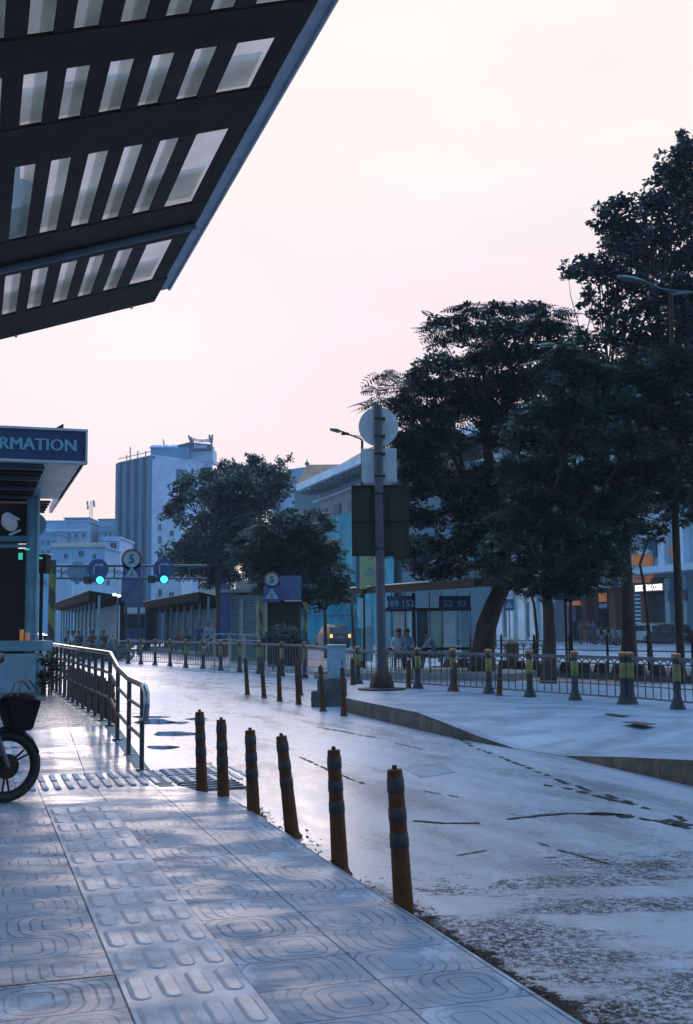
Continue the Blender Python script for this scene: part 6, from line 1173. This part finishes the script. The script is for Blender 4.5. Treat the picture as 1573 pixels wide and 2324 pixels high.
def tree(label, trunk_px, y, base_z, clumps, matn, group=None, r0=.25, forks=None, name='tree', **kw):
    """trunk_px: (u, v) list from foot to fork"""
    pts = [W(u, v, y) for u, v in trunk_px]; pts[0].z = base_z; t = thing(name, label, 'tree', pts[0].copy(), group)
    cents = crown('crown', clumps, y, matn, parent=t, **kw)
    mb = MB(); n = len(pts); rs = [r0*(1-.45*i/(n-1)) for i in range(n)]; rs[0] *= 1.25; mb.tube(pts, rs, 10); rnd = random.Random(5); top = pts[-1]
    # gather the clumps into main limbs, then twigs; limbs bend and leave the trunk at different heights
    G_ = max(3, min(9, len(cents)//6)); seeds = [cents[int(i*len(cents)/G_)][0] for i in range(G_)]
    for it in range(4):
        gr = [[] for _ in seeds]
        for c, R in cents: gr[min(range(G_), key=lambda q: (seeds[q]-c).length)].append(c)
        seeds = [sum(g, Vector())/len(g) if g else s_ for g, s_ in zip(gr, seeds)]
    for s_, g in zip(seeds, gr):
        if not g: continue
        f = rnd.uniform(.3, 1.0); st_ = pts[-2].lerp(pts[-1], f); hub = st_.lerp(s_, .75); J = lambda a: Vector((rnd.uniform(-a, a), rnd.uniform(-a, a), rnd.uniform(-a, a))); Ls = (hub-st_).length
        m1 = st_.lerp(hub, .35)+J(.10*Ls)+ZX*.05*Ls; m2 = st_.lerp(hub, .7)+J(.10*Ls); r_ = rs[-1]*.62
        mb.tube([st_, m1, m2, hub], [r_, r_*.8, r_*.6, r_*.42], 7)
        for c in g:
            o_ = m2.lerp(hub, rnd.random()); L2 = (c-o_).length; e1 = o_.lerp(c, .4)+J(.14*L2); e2 = o_.lerp(c, .75)+J(.10*L2)
            mb.tube([o_, e1, e2, c], [r_*.34, r_*.24, r_*.14, r_*.05], 5)
    mb.build('trunk', M['bark'], t, smooth=True); return t
tree('round crowned tree with grey-green leaves in front of the tall tower', [(505, 1470), (500, 1380), (495, 1300), (508, 1220)], 64, ROAD,
     [(573, 1042, 26), (560, 1068, 36), (520, 1066, 34), (600, 1068, 34), (640, 1050, 22, .6), (655, 1040, 14, .5), (475, 1080, 32), (505, 1105, 40), (430, 1092, 28), (410, 1115, 26), (450, 1125, 34, .7), (398, 1140, 26), (384, 1162, 22), (560, 1105, 48), (615, 1100, 40), (410, 1180, 24, .6), (520, 1150, 48), (590, 1140, 46), (640, 1090, 30), (430, 1215, 32), (460, 1190, 30, .5), (405, 1250, 34), (450, 1250, 44), (510, 1210, 50), (390, 1278, 24), (440, 1290, 38), (490, 1290, 36), (530, 1255, 46), (560, 1200, 46), (480, 1318, 26), (525, 1310, 30), (570, 1290, 36)], 'leaf_pale', leaf=.25, cov=3.4, spread=2.0, seed=3, r0=.28)
tree('low spreading feathery tree before the teal netting', [(655, 1480), (650, 1420), (645, 1370), (655, 1300)], 51, ROAD,
     [(655, 1172, 26), (700, 1165, 24), (730, 1172, 18), (640, 1195, 36), (690, 1190, 36), (735, 1195, 24), (600, 1210, 40), (655, 1225, 44), (715, 1225, 38), (750, 1230, 22), (690, 1255, 42), (740, 1262, 36), (775, 1290, 24), (620, 1255, 46), (600, 1295, 34), (660, 1290, 44), (720, 1300, 44), (765, 1315, 32), (790, 1330, 16), (640, 1325, 40), (700, 1340, 38), (750, 1350, 34), (785, 1358, 18), (600, 1330, 22), (570, 1225, 34), (560, 1260, 34), (700, 1372, 22), (725, 1378, 20)], 'leaf_green', leaf=.24, cov=3.2, spread=1.6, edge=.25, seed=4, r0=.2)
tree('large feathery tree with a thick leaning trunk beside the bus shelter', [(1092, 1530), (1096, 1475), (1104, 1420), (1122, 1370), (1150, 1310), (1140, 1240)], 36, ROAD,
     [(975, 745, 18, .6), (1000, 735, 26), (1040, 722, 24), (1070, 708, 26), (1110, 705, 26), (1150, 706, 24), (1190, 700, 24, .7), (1225, 705, 22, .8), (1240, 745, 40), (1190, 745, 40), (1130, 750, 42), (1060, 758, 38, .8), (1010, 775, 28, .7), (1280, 745, 24), (1010, 820, 36, .8), (1060, 815, 38, .8), (1110, 805, 42), (1170, 805, 46), (1240, 805, 48), (970, 835, 28), (945, 865, 34), (985, 880, 42), (1040, 875, 44), (1100, 865, 46), (1160, 870, 50), (1230, 865, 52), (925, 905, 36), (960, 940, 40), (1010, 935, 44), (1070, 925, 50), (1130, 930, 50), (885, 860, 16, .35), (868, 848, 12, .3), (850, 880, 14, .35), (900, 885, 18, .4), (870, 905, 14, .3), (838, 918, 10, .3), (900, 940, 28, .7), (930, 990, 46), (985, 1000, 46), (1025, 1010, 34, .7), (1110, 1000, 36), (1150, 1000, 44), (935, 1045, 44), (985, 1060, 46), (1160, 1070, 46), (940, 1105, 46), (1000, 1110, 40), (1060, 1100, 46), (1110, 1090, 48), (945, 1165, 42), (990, 1175, 36), (1060, 1160, 50), (1120, 1150, 52), (935, 1225, 38), (980, 1240, 32), (1040, 1230, 44), (1100, 1215, 44), (950, 1285, 36), (1000, 1290, 36), (1050, 1290, 34), (1090, 1275, 30)], 'leaf_dark', leaf=.19, cov=3.3, spread=1.7, edge=.27, rk=1.08, seed=5, r0=.40, forks=2)
tree('leaning feathery tree with brighter green sprays in the middle of the right-hand trees', [(1243, 1520), (1247, 1450), (1244, 1380), (1236, 1320), (1250, 1230)], 31.5, ROAD,
     [(1300, 850, 36), (1340, 830, 36), (1350, 870, 50), (1290, 895, 44), (1400, 850, 48), (1450, 820, 46), (1510, 830, 50), (1565, 830, 50), (1250, 930, 46), (1310, 945, 54), (1380, 930, 56), (1450, 900, 56), (1520, 910, 58), (1580, 920, 50), (1190, 960, 36), (1200, 1000, 44), (1260, 1000, 52), (1330, 1010, 56), (1400, 1000, 48, .9), (1480, 980, 44, .8), (1540, 990, 56), (1180, 1060, 44), (1240, 1070, 52), (1310, 1085, 54), (1380, 1075, 52), (1440, 1060, 46), (1510, 1060, 56), (1580, 1060, 50), (1170, 1130, 46), (1230, 1145, 52), (1300, 1150, 54), (1370, 1145, 50), (1430, 1120, 46), (1500, 1125, 44), (1560, 1120, 40), (1180, 1200, 46), (1240, 1220, 50), (1310, 1215, 50), (1370, 1205, 44), (1200, 1270, 46), (1260, 1290, 48), (1320, 1280, 44), (1370, 1265, 32, .7), (1180, 1320, 30), (1230, 1340, 30), (1300, 1335, 34), (1350, 1310, 30), (1150, 1290, 36), (1130, 1235, 44), (1160, 1170, 44), (1400, 1180, 40), (1390, 1230, 36), (1340, 1250, 44), (1280, 1250, 48), (1220, 1180, 50), (1110, 1290, 30), (1400, 1290, 26), (1530, 1160, 34), (1570, 1175, 30), (1480, 1010, 44), (1530, 1060, 44), (1470, 1090, 44), (1560, 1100, 44), (1500, 950, 40), (930, 1240, 40), (1325, 765, 30), (1300, 800, 34), (1350, 800, 36), (1280, 830, 40)], 'leaf_green', leaf=.19, cov=3.6, spread=1.8, edge=.27, rk=1.12, seed=6, r0=.20, forks=3)
tree('tall broad leaved tree rising highest at the right edge', [(1428, 1528), (1427, 1440), (1424, 1340), (1418, 1240), (1425, 1160)], 34.5, ROAD,
     [(1556, 305, 20), (1545, 340, 28), (1580, 330, 40), (1500, 380, 26), (1535, 385, 38), (1480, 410, 20, .7), (1575, 400, 40), (1520, 435, 38), (1560, 460, 44), (1395, 465, 24, .8), (1370, 478, 22), (1420, 455, 22), (1460, 470, 32), (1500, 480, 40), (1350, 510, 20), (1395, 510, 34), (1445, 520, 38), (1545, 520, 44), (1500, 540, 38), (1400, 560, 40), (1450, 575, 38), (1340, 590, 24), (1305, 612, 24), (1350, 615, 32), (1290, 628, 12), (1400, 620, 38), (1500, 600, 40), (1560, 590, 46), (1450, 640, 36), (1520, 650, 42), (1575, 660, 40), (1340, 670, 22, .8), (1320, 690, 16, .6), (1390, 680, 34, .8), (1440, 700, 36, .8), (1500, 710, 40, .8), (1560, 720, 44), (1360, 715, 24), (1400, 740, 32, .8), (1450, 760, 40), (1520, 780, 46), (1390, 775, 26), (1580, 790, 46), (1650, 420, 70), (1650, 560, 80), (1660, 720, 80), (1460, 1150, 26), (1440, 1190, 26), (1490, 1196, 14), (1505, 1207, 12), (1390, 1190, 28), (1475, 1218, 10), (1500, 1225, 9)], 'leaf_broad', leaf=.19, cov=3.0, spread=1.5, rk=1.28, seed=8, r0=.24, forks=2)
tree('slender young tree between the shelter and the painted wall', [(1217, 1500), (1219, 1440), (1212, 1370), (1200, 1330)], 40, ROAD, [(1195, 1318, 26), (1165, 1325, 24), (1225, 1325, 22), (1140, 1318, 22), (1250, 1325, 20)], 'leaf_dark', leaf=.17, cov=2, spread=.8, seed=9, r0=.07)
tree('thin pole-like tree behind the silver car with sparse low leaves', [(1478, 1440), (1462, 1330), (1452, 1280), (1475, 1215)], 37, ROAD, [(1470, 1205, 20, .6), (1498, 1210, 14, .5), (1440, 1225, 22), (1410, 1240, 26), (1395, 1275, 30), (1380, 1300, 26)], 'leaf_dark', kind='frond', leaf=.25, cov=2, spread=.6, seed=10, r0=.06)
tree('thin trunked tree against the teal hoarding', [(740, 1452), (738, 1400), (735, 1350), (735, 1320)], 60, ROAD, [(735, 1315, 26), (760, 1330, 22)], 'leaf_green', leaf=.2, cov=2, spread=.5, seed=12, r0=.1, name='young_tree')
tree('second thin trunked tree against the teal hoarding near the totem', [(806, 1460), (801, 1410), (798, 1370), (790, 1350)], 60, ROAD, [(790, 1345, 24), (805, 1360, 16)], 'leaf_green', leaf=.2, cov=2, spread=.5, seed=13, r0=.1, name='young_tree')
# shrubs
def shrub(label, clumps, y, matn, leaf=.09, **kw):
    c = W(clumps[0][0], clumps[0][1], y); t = thing('shrub', label, 'shrub', Vector((c.x, y, kw.pop('z', ROAD)))); crown('foliage', clumps, y, matn, leaf=leaf, parent=t, **kw)
    mb = MB(); rnd = random.Random(1)
    for cl in clumps: p = W(cl[0], cl[1], y); mb.cyl(Vector((p.x, y, t.location.z)), p, .02, n=5)
    mb.build('stem', M['bark'], t)
shrub('leafy dark shrub in front of the dark hut', [(620, 1440, 24), (645, 1430, 26), (600, 1450, 20), (670, 1440, 24), (640, 1455, 26), (585, 1458, 16), (686, 1455, 16)], 43, 'leaf_dark', spread=.4, cov=2.2, seed=21, z=ROAD)
shrub('dark dense shrub between the kiosk planter and the ramp railing', [(104, 1500, 22), (100, 1530, 24), (118, 1515, 20), (112, 1545, 18), (96, 1555, 14)], 21, 'leaf_dark', spread=.25, cov=2.4, leaf=.06, seed=22, z=.3)
shrub('tall thin shrub behind the railing beside the striped mast', [(128, 1490, 16), (140, 1510, 18), (118, 1480, 14), (150, 1530, 16), (135, 1540, 18)], 25, 'leaf_dark', spread=.4, cov=1.8, leaf=.07, seed=23, z=ROAD)
y = 41; mb = MB(); rnd = random.Random(4)
shrub('low hedge strip along the foot of the painted wall', [(1100+i*22, 1462+i*.4, 9) for i in range(8)], 49, 'leaf_dark', spread=.3, cov=2, leaf=.1, seed=24)
shrub('low dark planting along the far side of the bus lane', [(905+i*24, 1488, 12) for i in range(8)], 35, 'leaf_dark', spread=.3, cov=2, leaf=.1, seed=25)
# haze
HZ = 1
if HZ:
    hm = bpy.data.materials.new('haze'); hm.use_nodes = True; nt = hm.node_tree; nt.nodes.remove(nt.nodes['Principled BSDF']); vo = nt.nodes.new('ShaderNodeVolumePrincipled'); vo.inputs['Color'].default_value = (.80, .88, 1, 1); vo.inputs['Density'].default_value = .0005; nt.links.new(vo.outputs[0], nt.nodes['Material Output'].inputs['Volume'])
    mb = MB(); mb.box((0, 180, 20), (1700, 560, 62)); o = mb.build('haze', hm); tag(o, kind='stuff'); o.location.z = 0
